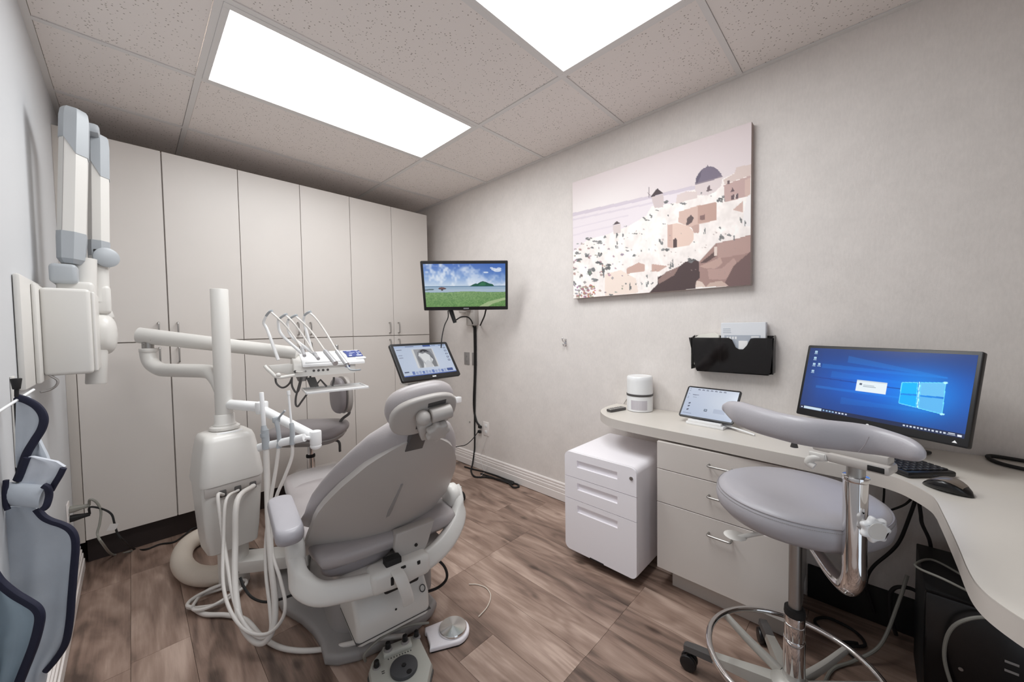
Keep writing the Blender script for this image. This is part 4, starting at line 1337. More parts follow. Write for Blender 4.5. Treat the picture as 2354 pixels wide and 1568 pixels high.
rings = []
nk = 40
for v in vu:
    w = usec(v)
    endk = min(1, max(.15, (v - .03) / .06)) * min(1, max(.2, (.655 - v) / .05)) ** .5
    ring = []
    for k in range(nk):
        a = 6.2832 * k / nk
        ca = math.copysign(abs(math.cos(a)) ** .8, math.cos(a)); sa = math.sin(a)
        x = w * ca
        curve = .075 * (x / .26) ** 2 + .03 * ((v - .32) / .32) ** 2
        ring.append(PB + Vector((x, 0, 0)) + Vb * v + Nb * (-.046 - curve + .044 * endk * sa))
    rings.append(ring)
obj('backrest_cushion', cm.loft(rings), M['vinyl'], t, ang=1.3)
# lower pad seen under the shell
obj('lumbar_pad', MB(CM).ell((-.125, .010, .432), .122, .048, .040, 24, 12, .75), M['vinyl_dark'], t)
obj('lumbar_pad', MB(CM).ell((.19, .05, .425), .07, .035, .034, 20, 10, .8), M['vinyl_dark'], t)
# head rest
LH = math.radians(36); HR = math.radians(9)
Vh = Vector((0, -math.sin(LH), math.cos(LH))); Nh = Vector((0, -math.cos(LH), -math.sin(LH)))
HC = PB + Vb * .0 + Vector((-.018, 0, 0)) + Vh * .710
hu, hv = Vector((1, 0, 0)) * math.cos(HR) + Vh * math.sin(HR), Vh * math.cos(HR) - Vector((1, 0, 0)) * math.sin(HR)
oval = [(.101 * math.copysign(abs(math.cos(a)) ** .85, math.cos(a)), .081 * math.copysign(abs(math.sin(a)) ** .85, math.sin(a)) + .010 * math.cos(a) ** 2) for a in [6.2832 * k / 36 for k in range(36)]]
hc = MB(CM)
hc.pillow(oval, HC + Nh * -.066, hu, hv, .064, .5, 7)
obj('headrest_cushion', hc, M['vinyl'], t, ang=1.3)
hp = MB(CM)
hs = [(.098 * math.copysign(abs(math.cos(a)) ** .8, math.cos(a)), .073 * math.copysign(abs(math.sin(a)) ** .8, math.sin(a)) - .002 + .006 * math.cos(a) ** 2) for a in [6.2832 * k / 32 for k in range(32)]]
hp.prism(hs, HC + Nh * -.012, hu, hv, -.020 if hu.cross(hv).dot(Nh) < 0 else .020, .007, 3)
obj('headrest_shell', hp, M['shell'], t, ang=.8)
obj('headrest_slot', MB(CM).prism([(.005, .034), (.058, .034), (.058, .050), (.005, .050)], HC + Nh * .0065, hu, hv, .003 if hu.cross(hv).dot(Nh) > 0 else -.003), M['dkgrey'], t, smooth=False)
pk = MB(CM)
a0 = HC + Vh * .018 + Nh * .026
pk.cyl(a0 + hu * .004, a0 + hu * .066, .021, n=24, bev=.004)
pk.ell(a0 + hu * -.016, .020, .022, .022, 20, 12)
pk.prism([(-.012, -.078), (.046, -.078), (.060, -.03), (.056, .012), (-.006, .012), (-.026, -.02)], HC + Nh * .0, hu, hv, .036 if hu.cross(hv).dot(Nh) > 0 else -.036, .009, 3)
obj('headrest_pivot', pk, M['shell'], t, ang=.8)
kn = MB(CM)
ko = HC + Vh * -.030 + hu * .030 + Nh * .036
lob = [((.033 + .0035 * math.cos(7 * a)) * math.cos(a), (.033 + .0035 * math.cos(7 * a)) * math.sin(a)) for a in [6.2832 * k / 70 for k in range(70)]]
kn.prism(lob, ko, hu, hv, .024 if hu.cross(hv).dot(Nh) > 0 else -.024, .007, 3)
obj('headrest_knob', kn, M['shell'], t, ang=.9)
gl = MB(CM)
gl.prism([(-.030, -.02), (.026, -.02), (.022, .13), (-.024, .13)], PB + Vector((-.012, 0, 0)) + Vb * .575 + Nb * -.035, (1, 0, 0), Vb, .02, .003)
obj('headrest_glide', gl, M['dkgrey'], t, ang=.6)
# arm rests
for s, sx in ((-1, -.335),):
    am = MB(CM)
    ap = rrect(.080, .315, .036, 7)
    tz = Vector((0, 1, .02)).normalized()
    am.pillow([(a, b) for a, b in ap], (sx, .085, .580), (1, 0, 0), tz, .052, .42, 6)
    obj('armrest_pad', am, M['vinyl_cool'], t, ang=1.2)
    ab = MB(CM)
    ab.tube([(sx + .02 * -s, .058, .505), (sx + .012 * -s, .055, .55), (sx, .05, .590)], lambda q: .034 - .006 * q, 12, 5, flat=((0, 1, 0), 1.15, .5, .8))
    obj('armrest_post', ab, M['white_pl'], t)
# cable on the right of the housing
obj('power_lead', MB(CM).tube([(.13, .06, .30), (.165, .0, .31), (.20, -.02, .27), (.215, -.01, .21), (.19, .02, .165), (.13, .05, .15)], .0055), M['rubber'], t)
obj('grey_skirt', MB(CM).box(.15, .235, .16, .44, .045, .31, .03, 3), M['mid_pl'], t)

# ---------------------------------------------------------------- foot controllers
t = thing('foot_controller', 'grey foot controller with a round dark pedal and black knobs, at the bottom edge', 'foot control', (.66, 1.20, 0), math.radians(-30))
a1, a2, a3, a4, a5, a6 = [at(x, y, Z=.0) for x, y in ((850, 1507), (893, 1458), (975, 1430), (993, 1445), (985, 1568), (800, 1640))]
cfx = Vector((.655, 1.17, 0))
FU = Vector((math.cos(math.radians(-19)), math.sin(math.radians(-19)), 0)); FV = Vector((-FU.y, FU.x, 0))
FMx = frame_mx(Vector((.640, 1.198, 0)), FU, FV, Vector((0, 0, 1)))
fo = [(-.098, .055), (-.055, .098), (.045, .106), (.080, .098), (.086, .04), (.096, -.055), (.052, -.145), (-.06, -.145), (-.108, -.06), (-.112, .02)]
obj('base', MB(FMx).prism([(a * 1.04, b * 1.03) for a, b in fo], (0, 0, 0), (1, 0, 0), (0, 1, 0), .014, .004), M['dkgrey'], t)
fb = MB(FMx)
fb.loft([[(a * k, b * k - .01 * (1 - k), z) for a, b in fo] for z, k in ((.012, 1.0), (.028, 1.0), (.036, .96), (.040, .88))])
obj('housing', fb, mat('grey enamel', (182, 182, 174), .35), t, ang=.6)
obj('pedal_disc', MB(FMx).cyl((.000, -.035, .038), (.000, -.035, .054), .047, n=36, bev=.004), mat('charcoal pedal', (70, 70, 73), .5), t)
obj('pedal_hub', MB(FMx).cyl((.000, -.035, .053), (.000, -.035, .057), .008, n=6).cyl((.012, -.068, .053), (.012, -.068, .056), .009, n=14), M['black'], t)
obj('riser', MB(FMx).box(-.058, .045, .038, .078, .036, .056, .005), mat('pale grey enamel', (196, 196, 188), .35), t)
for (x, y, z) in ((-.040, .056, .055), (.022, .060, .055), (-.085, .018, .036), (.070, .084, .036)):
    kb0 = obj('knob_base', MB(FMx).cyl((x, y, z), (x, y, z + .008), .0155, .0135, n=20), M['mid_pl'], t)
    obj('knob', MB(FMx).cyl((x, y, z + .006), (x, y, z + .028), .0105, .009, n=18, bev=.003), M['black'], kb0)
mk = MB(FMx)
for k in range(9): mk.box(-.045 + k * .010, -.041 + k * .010, .028, .034, .0398, .0402)
mk.box(-.072, -.062, -.012, -.008, .0398, .0403).box(-.072, -.062, -.020, -.016, .0398, .0403)
obj('printed_marks', mk, M['dkgrey'], t, smooth=False)
t = thing('foot_pedal', 'white foot pedal plate with a polished steel disc beside the foot controller', 'foot control', (.86, 1.20, 0), 0)
pc = at(1041, 1440, Z=.035)
dU = Vector((pc.x - .735, pc.y - 1.245, 0)).normalized(); dV = Vector((-dU.y, dU.x, 0))
PMx = frame_mx(Vector((pc.x, pc.y, 0)), dU, dV, Vector((0, 0, 1)))
po = [(.066 * math.cos(a), .066 * math.sin(a)) for a in [math.radians(-85 + 170 * k / 16) for k in range(17)]] + [(-.10, .060), (-.105, .035), (-.100, .028), (-.100, -.03), (-.105, -.05)]
obj('plate', MB(PMx).prism(po, (0, 0, .004), (1, 0, 0), (0, 1, 0), .020, .006, 3), M['white_metal'], t, ang=.7)
obj('foot', MB(PMx).prism([(a * .95, b * .95) for a, b in po], (0, 0, 0), (1, 0, 0), (0, 1, 0), .005), M['rubber'], t, smooth=False)
bm_, bnt, bp_ = new_mat('radially brushed steel')
bp_.inputs['Metallic'].default_value = 1.0; bp_.inputs['Roughness'].default_value = .2
bp_.inputs['Base Color'].default_value = (*lin((232, 230, 228)), 1)
bp_.inputs['Anisotropic'].default_value = .9; bp_.inputs['Anisotropic Rotation'].default_value = .25
tg = nd(bnt, 'ShaderNodeTangent', direction_type='RADIAL', axis='Z'); bnt.links.new(tg.outputs[0], bp_.inputs['Tangent'])
dsc = MB().lathe([(.052, 0), (.055, .003), (.055, .010), (.053, .0125), (.03, .0145), (.004, .0165), (0, .0166)], (pc.x, pc.y, .024), n=64)
do = obj('pedal_disc', dsc, bm_, t)
# ---------------------------------------------------------------- delivery unit: post, arms, instrument head, console
PX, PY, PR = .303, 2.25, .0355
t = thing('delivery_unit', 'white dental delivery unit with post, arms, instrument head and console left of the chair', 'dental unit', (PX, PY, 0))
obj('post', MB().cyl((PX, PY, .745), (PX, PY, 1.443), PR, n=36, bev=.003), M['white_pl'], t)
obj('post_collar', MB().lathe([(.046, 0), (.047, .006), (.041, .014), (.040, .052), (.0365, .056)], (PX, PY, .785), n=36).lathe([(.060, 0), (.060, .012), (.052, .018), (.046, .019)], (PX, PY, .768), n=36), M['white_pl'], t)
# console box: tapered, faces the room at a slight angle
KA = math.radians(6)
KM_ = frame_mx(Vector((PX - .005, PY - .03, 0)), Vector((math.cos(KA), math.sin(KA), 0)), Vector((-math.sin(KA), math.cos(KA), 0)), Vector((0, 0, 1)))
cb = MB(KM_)
rings = []
for z, hw, y0, y1 in ((.218, .093, -.082, .07), (.224, .098, -.090, .08), (.30, .105, -.098, .09), (.42, .112, -.106, .10), (.545, .118, -.113, .105)):
    rings.append([(a, (y0 + y1) / 2 + b, z) for a, b in rrect(hw * 2, y1 - y0, .030, 6)])
low = obj('console_body', cb.loft(rings), M['white_pl'], t, ang=.8)
ch = MB(KM_)
rings = []
for z, hw, y0, y1 in ((.545, .122, -.120, .108), (.56, .124, -.122, .108), (.66, .112, -.112, .105), (.735, .100, -.102, .10), (.758, .092, -.090, .09), (.765, .078, -.072, .075)):
    rings.append([(a, (y0 + y1) / 2 + b, z) for a, b in rrect(hw * 2, y1 - y0, .034, 6)])
obj('console_cover', ch.loft(rings), M['white_pl'], t, ang=.8)
obj('cover_grip', MB(KM_).tube([(-.045, -.062, .764), (-.02, -.070, .766), (.03, -.068, .766), (.055, -.050, .765)], .0055, 8), M['white_bright'], t)
obj('port_panel', MB(KM_).box(-.110, .110, -.1150, -.105, .500, .546, .004), M['shell'], t)
ports = []
for x in (-.045, .012, .072):
    obj('hose_port', MB(KM_).box(x - .013, x + .013, -.122, -.108, .488, .520, .004), M['dkgrey'], t)
    ports.append(KM_ @ Vector((x, -.120, .500)))
obj('pedestal', MB().cyl((PX + .01, PY - .02, .001), (PX + .01, PY - .02, .23), .062, n=32, bev=.004), M['white_pl'], t)
# floor arm to the chair base
b0, b1 = Vector((PX + .02, PY - .03, .0)), Vector((.60, 2.02, 0))
bu = (b1 - b0).normalized(); bv = Vector((-bu.y, bu.x, 0))
BM = frame_mx(b0, bu, bv, Vector((0, 0, 1)))
obj('floor_arm', MB(BM).box(0, (b1 - b0).length, -.055, .055, .075, .135, .006), M['white_pl'], t)
obj('arm_bolt', MB(BM).cyl((.03, -.057, .088), (.03, -.054, .088), .006, n=12), M['steel'], t)

# lower arm: from the post to the elbow
EX, EY = .060, 2.690
ax = Vector((EX - PX, EY - PY, 0)).normalized()
lo = [Vector((PX, PY, .955)) + ax * .005, Vector((PX, PY, 1.0)) + ax * .030, Vector((PX, PY, 1.036)) + ax * .07, Vector((PX, PY, 1.046)) + ax * .13, Vector((EX, EY, 1.046)) - ax * .14, Vector((EX, EY, 1.052)) - ax * .075, Vector((EX, EY, 1.080)) - ax * .02, Vector((EX, EY, 1.122)), Vector((EX, EY, 1.150))]
obj('lower_arm', MB().tube(lo, .0335, 24, 8), M['white_pl'], t, ang=1.2)
obj('elbow_collar', MB().cyl((EX, EY, 1.138), (EX, EY, 1.158), .036, n=28, bev=.003), M['white_pl'], t)
obj('elbow_joint', MB().cyl((EX, EY, 1.155), (EX, EY, 1.19), .024, n=24).box(EX - .02, EX + .05, EY - .02, EY + .02, 1.176, 1.19, .003), M['steel'], t)
HA = math.radians(-10)                           # head axis across
HO = Vector((.598, 2.205, 1.006))                # front lower left corner of the head
hu = Vector((math.cos(HA), math.sin(HA), 0)); hv = Vector((-math.sin(HA), math.cos(HA), 0)); hz = Vector((0, 0, 1))
HM = frame_mx(HO, hu, hv, hz)
ua0 = Vector((EX, EY, 1.222)) + Vector((-.03, .02, .004))
ua1 = HM @ Vector((.03, .10, .105))
udir = (ua1 - ua0).normalized()
obj('upper_arm', MB().tube([ua0, ua0 + udir * .3, ua1], lambda q: .041 - .006 * q, 28, 2, smooth=True, flat=((0, 0, 1), 1.0, .82)), M['white_pl'], t, ang=.9)
obj('arm_screw', MB().cyl(Vector((EX, EY, 1.20)) + Vector((.012, -.036, .002)), Vector((EX, EY, 1.20)) + Vector((.014, -.042, .002)), .006, n=12), M['steel'], t)

# instrument head
hw = .335
hd = MB(HM)
hd.prism([(0, -.016), (.0, .040), (.02, .060), (.150, .100), (.168, .094), (.168, .0), (.14, -.016)], (.0, 0, 0), (0, 1, 0), (0, 0, 1), hw * .93, .006, 3)
head = obj('head_body', hd, M['white_pl'], t, ang=.8)
tp = MB(HM)
tp.prism([(-.014, .036), (-.014, .048), (.020, .068), (.150, .108), (.168, .104), (.168, .08), (.02, .050)], (.040, 0, 0), (0, 1, 0), (0, 0, 1), hw * .96, .005, 3)
obj('head_top', tp, M['white_bright'], t, ang=.8)
for k, x in enumerate((.055, .095, .118, .141, .164)):
    obj('hose_hole' if k else 'test_knob', MB(HM).cyl((x, -.002, .012), (x, .003, .012), .0065 if k else .005, n=16), M['dkgrey'] if k else M['mid_pl'], t)
obj('thumb_lever', MB(HM).tube([(.010, -.002, .014), (.028, -.012, .011), (.040, -.014, .011)], .004, 8), M['white_pl'], t)
obj('lever_hole', MB(HM).cyl((.006, -.004, .014), (.006, .004, .014), .007, n=16), M['dkgrey'], t)
obj('blue_button', MB(HM).ell((.268, .0, .024), .015, .004, .0065, 20, 8), M['blue'], t)
# keypad
kp = MB(HM)
sl = Vector((0, .130, .040)).normalized()
kpm = frame_mx(HM @ Vector((.318, .080, .0885)), hu, (HM.to_3x3() @ sl), (HM.to_3x3() @ Vector((1, 0, 0)).cross(sl)))
obj('keypad', MB(kpm).prism([(-.042, -.05), (.045, -.05), (.045, .05), (-.050, .05), (-.040, .0)], (0, 0, 0.0012), (1, 0, 0), (0, 1, 0), .0018), M['blue'], t, smooth=False)
kd = MB(kpm)
for (x, y, w, h) in ((-.030, -.040, .016, .016), (.012, -.038, .028, .014), (-.025, -.008, .02, .006), (-.02, .012, .03, .005), (.02, -.012, .01, .01), (.02, .012, .012, .008), (-.03, .036, .024, .005), (.02, .038, .012, .004), (.036, .01, .004, .02)):
    kd.box(x, x + w, y, y + h, .003, .0036)
obj('keypad_print', kd, mat('pale keypad print', (206, 210, 226), .5), t, smooth=False)
obj('head_edge', MB(HM).box(hw - .02, hw + .040, .004, .160, .056, .074, .010, 3), M['white_bright'], t)
# bracket and handles
obj('left_bracket', MB(HM).prism([(-.11, .052), (-.02, .056), (.012, .048), (.012, -.004), (-.018, -.004), (-.06, .012), (-.088, .014)], (0, .045, 0), (1, 0, 0), (0, 0, 1), .012, .003), M['white_pl'], t, ang=.6)
obj('handle', MB(HM).tube([(-.128, -.015, .056), (-.118, -.022, .040), (-.100, -.028, .018), (-.088, -.03, .002), (-.066, -.03, -.008), (-.03, -.022, -.006), (.0, -.01, -.004)], .0085, 12), M['white_pl'], t)
obj('handle_knob', MB(HM).ell((-.072, -.034, .006), .012, .012, .011, 16, 10), M['white_pl'], t)
obj('rear_grip', MB(HM).box(.232, .252, .15, .166, .06, .145, .007, 3), M['steel'], t)
obj('head_swivel', MB(HM).lathe([(.0, -.05), (.02, -.048), (.034, -.012), (.038, 0)], (.045, .075, 0), n=24), M['mid_pl'], t)
obj('brake_block', MB(HM).box(.068, .104, .02, .07, -.016, .0, .004), M['dkgrey'], t)
# tray and its scissor arm
tr = MB(HM)
tx0, tx1, ty0, ty1, tz = .045, .365, -.075, .125, -.104
obj('tray', tr.box(tx0, tx1, ty0, ty1, tz, tz + .003).box(tx0, tx1, ty0, ty0 + .006, tz, tz + .011, .002).box(tx0, tx1, ty1 - .006, ty1, tz, tz + .011, .002).box(tx0, tx0 + .006, ty0, ty1, tz, tz + .011, .002).box(tx1 - .006, tx1, ty0, ty1, tz, tz + .011, .002), M['white_bright'], t, ang=.5)
sc = MB(HM)
sc.prism([(-.022, 0), (.022, 0), (.040, -.055), (-.004, -.055)], (.085, .06, -.030), (1, 0, 0), (0, 0, 1), .010)
sc.cyl((.085, .065, -.03), (.085, .065, .0), .005, n=10)
sc.tube([(.105, .06, -.085), (.135, .06, -.048), (.165, .06, -.090)], .006, 8, smooth=False).tube([(.195, .06, -.090), (.203, .06, -.065), (.205, .06, -.04)], .006, 8)
obj('tray_arm', sc, M['dkgrey'], t, ang=.5)
# whip arms and hand pieces
whips = [((640, 845), (615, 760), (606, 742), (612, 726), (621, 716), 1.96), ((668, 822), (648, 770), (640, 745), (640, 735), (655, 724), 1.97), ((690, 815), (672, 775), (661, 748), (663, 735), (678, 726), 1.98), ((722, 815), (705, 765), (698, 738), (700, 725), (710, 718), 1.98)]
tips = [((694, 800), (700, 818), 0), ((722, 812), (732, 825), 0), ((748, 808), (769, 833), 1), ((775, 808), (797, 838), 2)]
for k, (w, tip) in enumerate(zip(whips, tips)):
    d = w[5]
    ends = [(687, 812), (725, 820), (None), (None)]
    base_px = [(640, 828), (694, 812), (724, 815), (718, 812)][k]
    pts = [at(*base_px, D=d + .02), at(*w[1], D=d + .02), at(*w[2], D=d + .01), at(*w[3], D=d)]
    wa = obj('whip_arm', MB().tube(pts, lambda q: .0085 - .0025 * q, 10, 6), M['white_bright'], t)
    topp = at(*w[4], D=d - .02)
    obj('whip_clip', MB().tube([pts[-1], at((w[3][0] + w[4][0]) / 2, (w[3][1] + w[4][1]) / 2 - 1, D=d - .01), topp], .0062, 10).cyl(topp, topp + Vector((.008, -.008, .002)), .008, n=12), M['grey_pl'], wa)
    hp0, hp1, kind = tip
    dh = 1.93 - .0 * k
    a, b = at(*hp0, D=dh), at(*hp1, D=dh - .06)
    midp = at((w[4][0] * .45 + hp0[0] * .55), (w[4][1] * .45 + hp0[1] * .55) - 8, D=(d + dh) / 2)
    q1 = at(w[4][0] + 14, w[4][1] + 12, D=d - .03)
    hs = obj('handpiece_hose', MB().tube([topp, q1, midp, a], .0048, 8, 8), M['hose'], t)
    if kind == 0:
        hpm = MB().tube([a, a.lerp(b, .5), b], .0085, 14, 3)
        obj('handpiece', hpm.cyl(a, a.lerp(b, .25), .0098, n=14), M['satin'], hs)
    elif kind == 1:
        obj('handpiece', MB().tube([a, b], .0125, 14, 1, smooth=False).cyl(b, b + (b - a).normalized() * .012, .0135, n=14).cyl(a - (b - a) * .05, a, .010, n=14), M['satin'], hs)
    else:
        obj('handpiece', MB().tube([a, b], .0115, 14, 1, smooth=False).cyl(b - (b - a) * .06, b + (b - a) * .02, .0125, n=14), M['satin'], hs)
        obj('syringe_tip', MB().tube([b, at(803, 848, D=dh - .08), at(812, 851, D=dh - .09), at(829, 850, D=dh - .10)], .0045, 8), M['grey_pl'], hs)
obj('holder_rail', MB(HM).box(.055, .245, -.008, .010, .052, .062, .003), M['white_bright'], t)
# dark hoses hanging under the head
for pts in (((633, 864), (635, 880), (645, 890), (655, 890), (665, 882), (671, 870)), ((671, 866), (671, 885), (676, 897), (681, 902), (687, 896), (694, 868)), ((692, 868), (684, 898), (680, 915), (680, 930), (685, 934), (694, 922), (708, 903))):
    obj('hanging_hose', MB().tube([at(x, y, D=2.0) for x, y in pts], .0052, 8, 6), M['dkgrey'], t)

# assistant's arm: two links and a holder bar
a0 = Vector((PX + .02, PY - .02, .885)); a1 = at(602, 936, D=1.74); a2 = at(722, 1008, D=1.60)
obj('assistant_arm', MB().cyl(a0, a1, .0235, n=24, bev=.003), M['white_bright'], t)
obj('assistant_joint', MB().cyl(a1 + Vector((0, 0, -.03)), a1 + Vector((0, 0, .026)), .026, n=24, bev=.005), M['white_bright'], t)
obj('assistant_arm', MB().cyl(a1 + Vector((0, 0, -.012)), a2 + Vector((0, 0, .01)), .0215, .019, n=24, bev=.003), M['white_bright'], t)
obj('holder_joint', MB().cyl(a2 + Vector((.005, -.005, -.028)), a2 + Vector((.005, -.005, .034)), .023, n=24, bev=.006).ell(a2 + Vector((.005, -.004, -.032)), .023, .023, .016, 20, 10), M['white_bright'], t)
hb0, hb1 = at(596, 1029, D=1.585), at(700, 1006, D=1.565)
obj('holder_bar', MB().tube([hb0, hb0.lerp(hb1, .5), hb1], .017, 14, 6, flat=((0, 0, 1), 1, .8, .8)).cyl(hb1, a2, .008, n=12), M['white_bright'], t)


def px_path(l):
    return [at(x, y, D=d) for x, y, d in l]


# suction hand piece with its hose
h1 = obj('suction_hose', MB().tube(px_path([(612, 1030, 1.57), (614, 1100, 1.56), (617, 1200, 1.53), (624, 1300, 1.49), (632, 1380, 1.45), (629, 1440, 1.42), (608, 1476, 1.405), (580, 1470, 1.41), (553, 1428, 1.44), (541, 1350, 1.50), (541, 1250, 1.57), (546, 1150, 1.62)]) + [ports[2]], .0115, 12, 6), M['hose'], t)
obj('suction_valve', MB().tube(px_path([(609, 988, 1.57), (611, 1015, 1.57), (612, 1032, 1.57)]), .0145, 14, 3).cyl(at(608, 996, D=1.57), at(609, 1004, D=1.57), .0165, n=16).cyl(at(606, 978, D=1.57), at(608, 992, D=1.57), .009, .0145, n=16), M['grey_pl'], h1)
obj('suction_tip', MB().cyl(at(601, 902, D=1.57), at(607, 986, D=1.57), .0085, n=16, bev=.002), M['white_bright'], h1)
h2 = obj('saliva_hose', MB().tube(px_path([(641, 1028, 1.57), (634, 1080, 1.56), (622, 1150, 1.545), (612, 1240, 1.52), (612, 1320, 1.485), (621, 1400, 1.44), (622, 1450, 1.415), (600, 1466, 1.405), (566, 1440, 1.42), (538, 1380, 1.475), (520, 1280, 1.55), (508, 1200, 1.60), (501, 1140, 1.63)]) + [ports[0]], .0072, 10, 6), M['hose'], t)
obj('saliva_valve', MB().tube(px_path([(634, 962, 1.575), (639, 985, 1.57), (642, 1010, 1.57), (641, 1030, 1.57)]), lambda q: .0095 - .002 * math.sin(3.14 * q), 12, 4, flat=((1, 0, 0), 1.1, .8)).box(-.014, .014, -.008, .008, -.012, .012, .004, mx=Matrix.Translation(at(635, 965, D=1.575))), M['grey_pl'], h2)
obj('saliva_lever', MB().tube(px_path([(640, 962, 1.575), (648, 952, 1.57), (655, 944, 1.565)]), .0045, 8), M['grey_pl'], h2)
h3 = obj('syringe_hose', MB().tube(px_path([(672, 1015, 1.56), (671, 1050, 1.56), (655, 1095, 1.55), (636, 1140, 1.54), (626, 1190, 1.53), (626, 1270, 1.505), (644, 1330, 1.47), (656, 1390, 1.43), (645, 1430, 1.415), (612, 1458, 1.405), (566, 1450, 1.41), (530, 1405, 1.45), (513, 1340, 1.50), (514, 1240, 1.57), (520, 1150, 1.62)]) + [ports[1]], .0066, 10, 6), M['hose'], t)
obj('saliva_valve', MB().tube(px_path([(670, 973, 1.565), (672, 990, 1.56), (672, 1022, 1.56)]), lambda q: .0085 + .002 * q, 12, 4), M['grey_pl'], h3)
obj('saliva_tip', MB().tube(px_path([(663, 900, 1.565), (666, 935, 1.565), (670, 974, 1.565)]), .0046, 10, 3).cyl(at(663, 898, D=1.565), at(664, 908, D=1.565), .0066, n=12), M['white_bright'], h3)

# ---------------------------------------------------------------- hoses and cords on the floor, left
t = tag(obj('umbilical_conduit', MB().tube([(.42, 2.62, .05), (.34, 2.78, .048), (.25, 2.80, .047), (.172, 2.72, .047), (.142, 2.56, .047), (.165, 2.40, .047), (.225, 2.30, .047), (.29, 2.25, .060)], .0455, 22, 8), M['conduit']), 'thick ivory conduit curving across the floor to the unit pedestal', 'conduit')
tag(obj('floor_hose', MB().tube([at(x, y, Z=z) for x, y, z in ((440, 1395, .012), (470, 1412, .012), (520, 1414, .012), (565, 1425, .012), (600, 1462, .012), (640, 1487, .012), (690, 1496, .012), (750, 1492, .014), (800, 1481, .05), (850, 1470, .055), (930, 1462, .03))], .0095, 10, 6), M['hose']), 'pale grey hose lying on the floor past the chair base', 'hose')
coil = []
for k in range(46):
    a = 6.2832 * k / 17 - .6
    rr = .072 + .012 * math.sin(k * .9) + .006 * (k // 17)
    coil.append(at(492 + 6 * (k // 17), 1378, Z=.01) + Vector((rr * 1.15 * math.cos(a), rr * .9 * math.sin(a), .004 + .010 * (k / 17.0))))
tag(obj('coiled_hose', MB().tube(coil, .0068, 8, 3), M['hose']), 'pale grey hose coiled on the floor below the console', 'hose')
tag(obj('unit_cable', MB().tube([at(552, 1328, D=1.62), at(562, 1352, D=1.60), at(580, 1374, D=1.58), at(610, 1384, D=1.56), at(650, 1376, D=1.56), at(690, 1360, D=1.56)], .0052, 8, 6), M['rubber']), 'black cable drooping from the unit arm to the chair base', 'cable')
tag(obj('electric_cable', MB().tube([at(x, y, Z=z) for x, y, z in ((452, 1250, .006), (500, 1262, .006), (560, 1262, .006), (620, 1263, .006), (680, 1255, .006))], .0045, 8, 6), M['rubber']), 'thin black cord crossing the floor behind the console', 'cord')
# ---------------------------------------------------------------- x-ray unit on the left wall
t = thing('xray_unit', 'white and grey wall-mounted dental x-ray unit with folded arms on the left wall', 'x-ray unit', (XL + .01, 2.15, 1.24))
obj('wall_plate', MB().box(XL + .001, -.2255, 1.838, 2.36, 1.068, 1.422, .006), M['white_pl'], t)
obj('rear_cover', MB().box(-.2255, -.214, 1.99, 2.36, 1.072, 1.408, .006), M['white_pl'], t)
obj('control_box', MB().box(-.2145, -.098, 2.045, 2.34, 1.092, 1.400, .012, 3).box(-.100, -.088, 2.06, 2.34, 1.098, 1.392, .008, 3), M['white_pl'], t)
hk = MB().tube([(-.20, 2.06, 1.092), (-.185, 2.05, 1.075), (-.188, 2.045, 1.058), (-.202, 2.04, 1.045), (-.222, 2.035, 1.040)], .012, 8, 5, flat=((0, 1, 0), 1.2, .3))
obj('cable_hook', hk, M['mid_pl'], t)
obj('pivot_cap', MB().box(-.203, -.133, 2.17, 2.29, 1.428, 1.502, .014, 3), M['grey_pl'], t)
obj('pivot_body', MB().box(-.19, -.095, 2.20, 2.34, 1.385, 1.44, .012, 3).cyl((-.125, 2.27, 1.38), (-.118, 2.27, 1.54), .034, n=24), M['white_pl'], t)


def xarm(x0, z0, x1, z1, y, w, d, name):
    ax_ = Vector((x1 - x0, 0, z1 - z0)); L = ax_.length; ax_.normalize()
    U_ = Vector((ax_.z, 0, -ax_.x))
    prof = [(-w / 2, .3 * d), (-w / 2, -.25 * d), (-w * .30, -d / 2), (w * .12, -d / 2), (w / 2, -.22 * d), (w / 2, .3 * d), (w * .3, d / 2), (-w * .3, d / 2)]
    o = Vector((x0, y, z0))
    a = MB(); a.loft([[o + ax_ * h + U_ * p + Vector((0, q, 0)) for p, q in prof] for h in (.05, L - .06)])
    ob = obj(name, a, M['white_pl'], t, ang=.5)
    g_ = MB(); k = 1.05
    g_.loft([[o + ax_ * h + U_ * p * kk + Vector((0, q * kk, 0)) for p, q in prof] for h, kk in ((-.035, .72), (-.018, .98), (.06, k), (.085, k))])
    obj('lower_cap', g_, M['grey_pl'], ob, ang=.5)
    g2 = MB()
    g2.loft([[o + ax_ * (h - (.055 if p > 0 and i == 0 else 0)) + U_ * p * kk + Vector((0, q * kk, 0)) for p, q in prof] for i, (h, kk) in enumerate(((L - .10, k), (L - .015, k), (L + .012, .97), (L + .022, .82)))])
    obj('upper_cap', g2, M['grey_pl'], ob, ang=.5)
    s_ = MB(); s_.add([o + ax_ * h + U_ * (-w * .295) + Vector((0, -d / 2 - .0012, 0)) + U_ * dx for h in (.06, L - .08) for dx in (-.0008, .0008)], [(0, 1, 3, 2)])
    obj('seam', s_, M['mid_pl'], ob, smooth=False)
    return ob


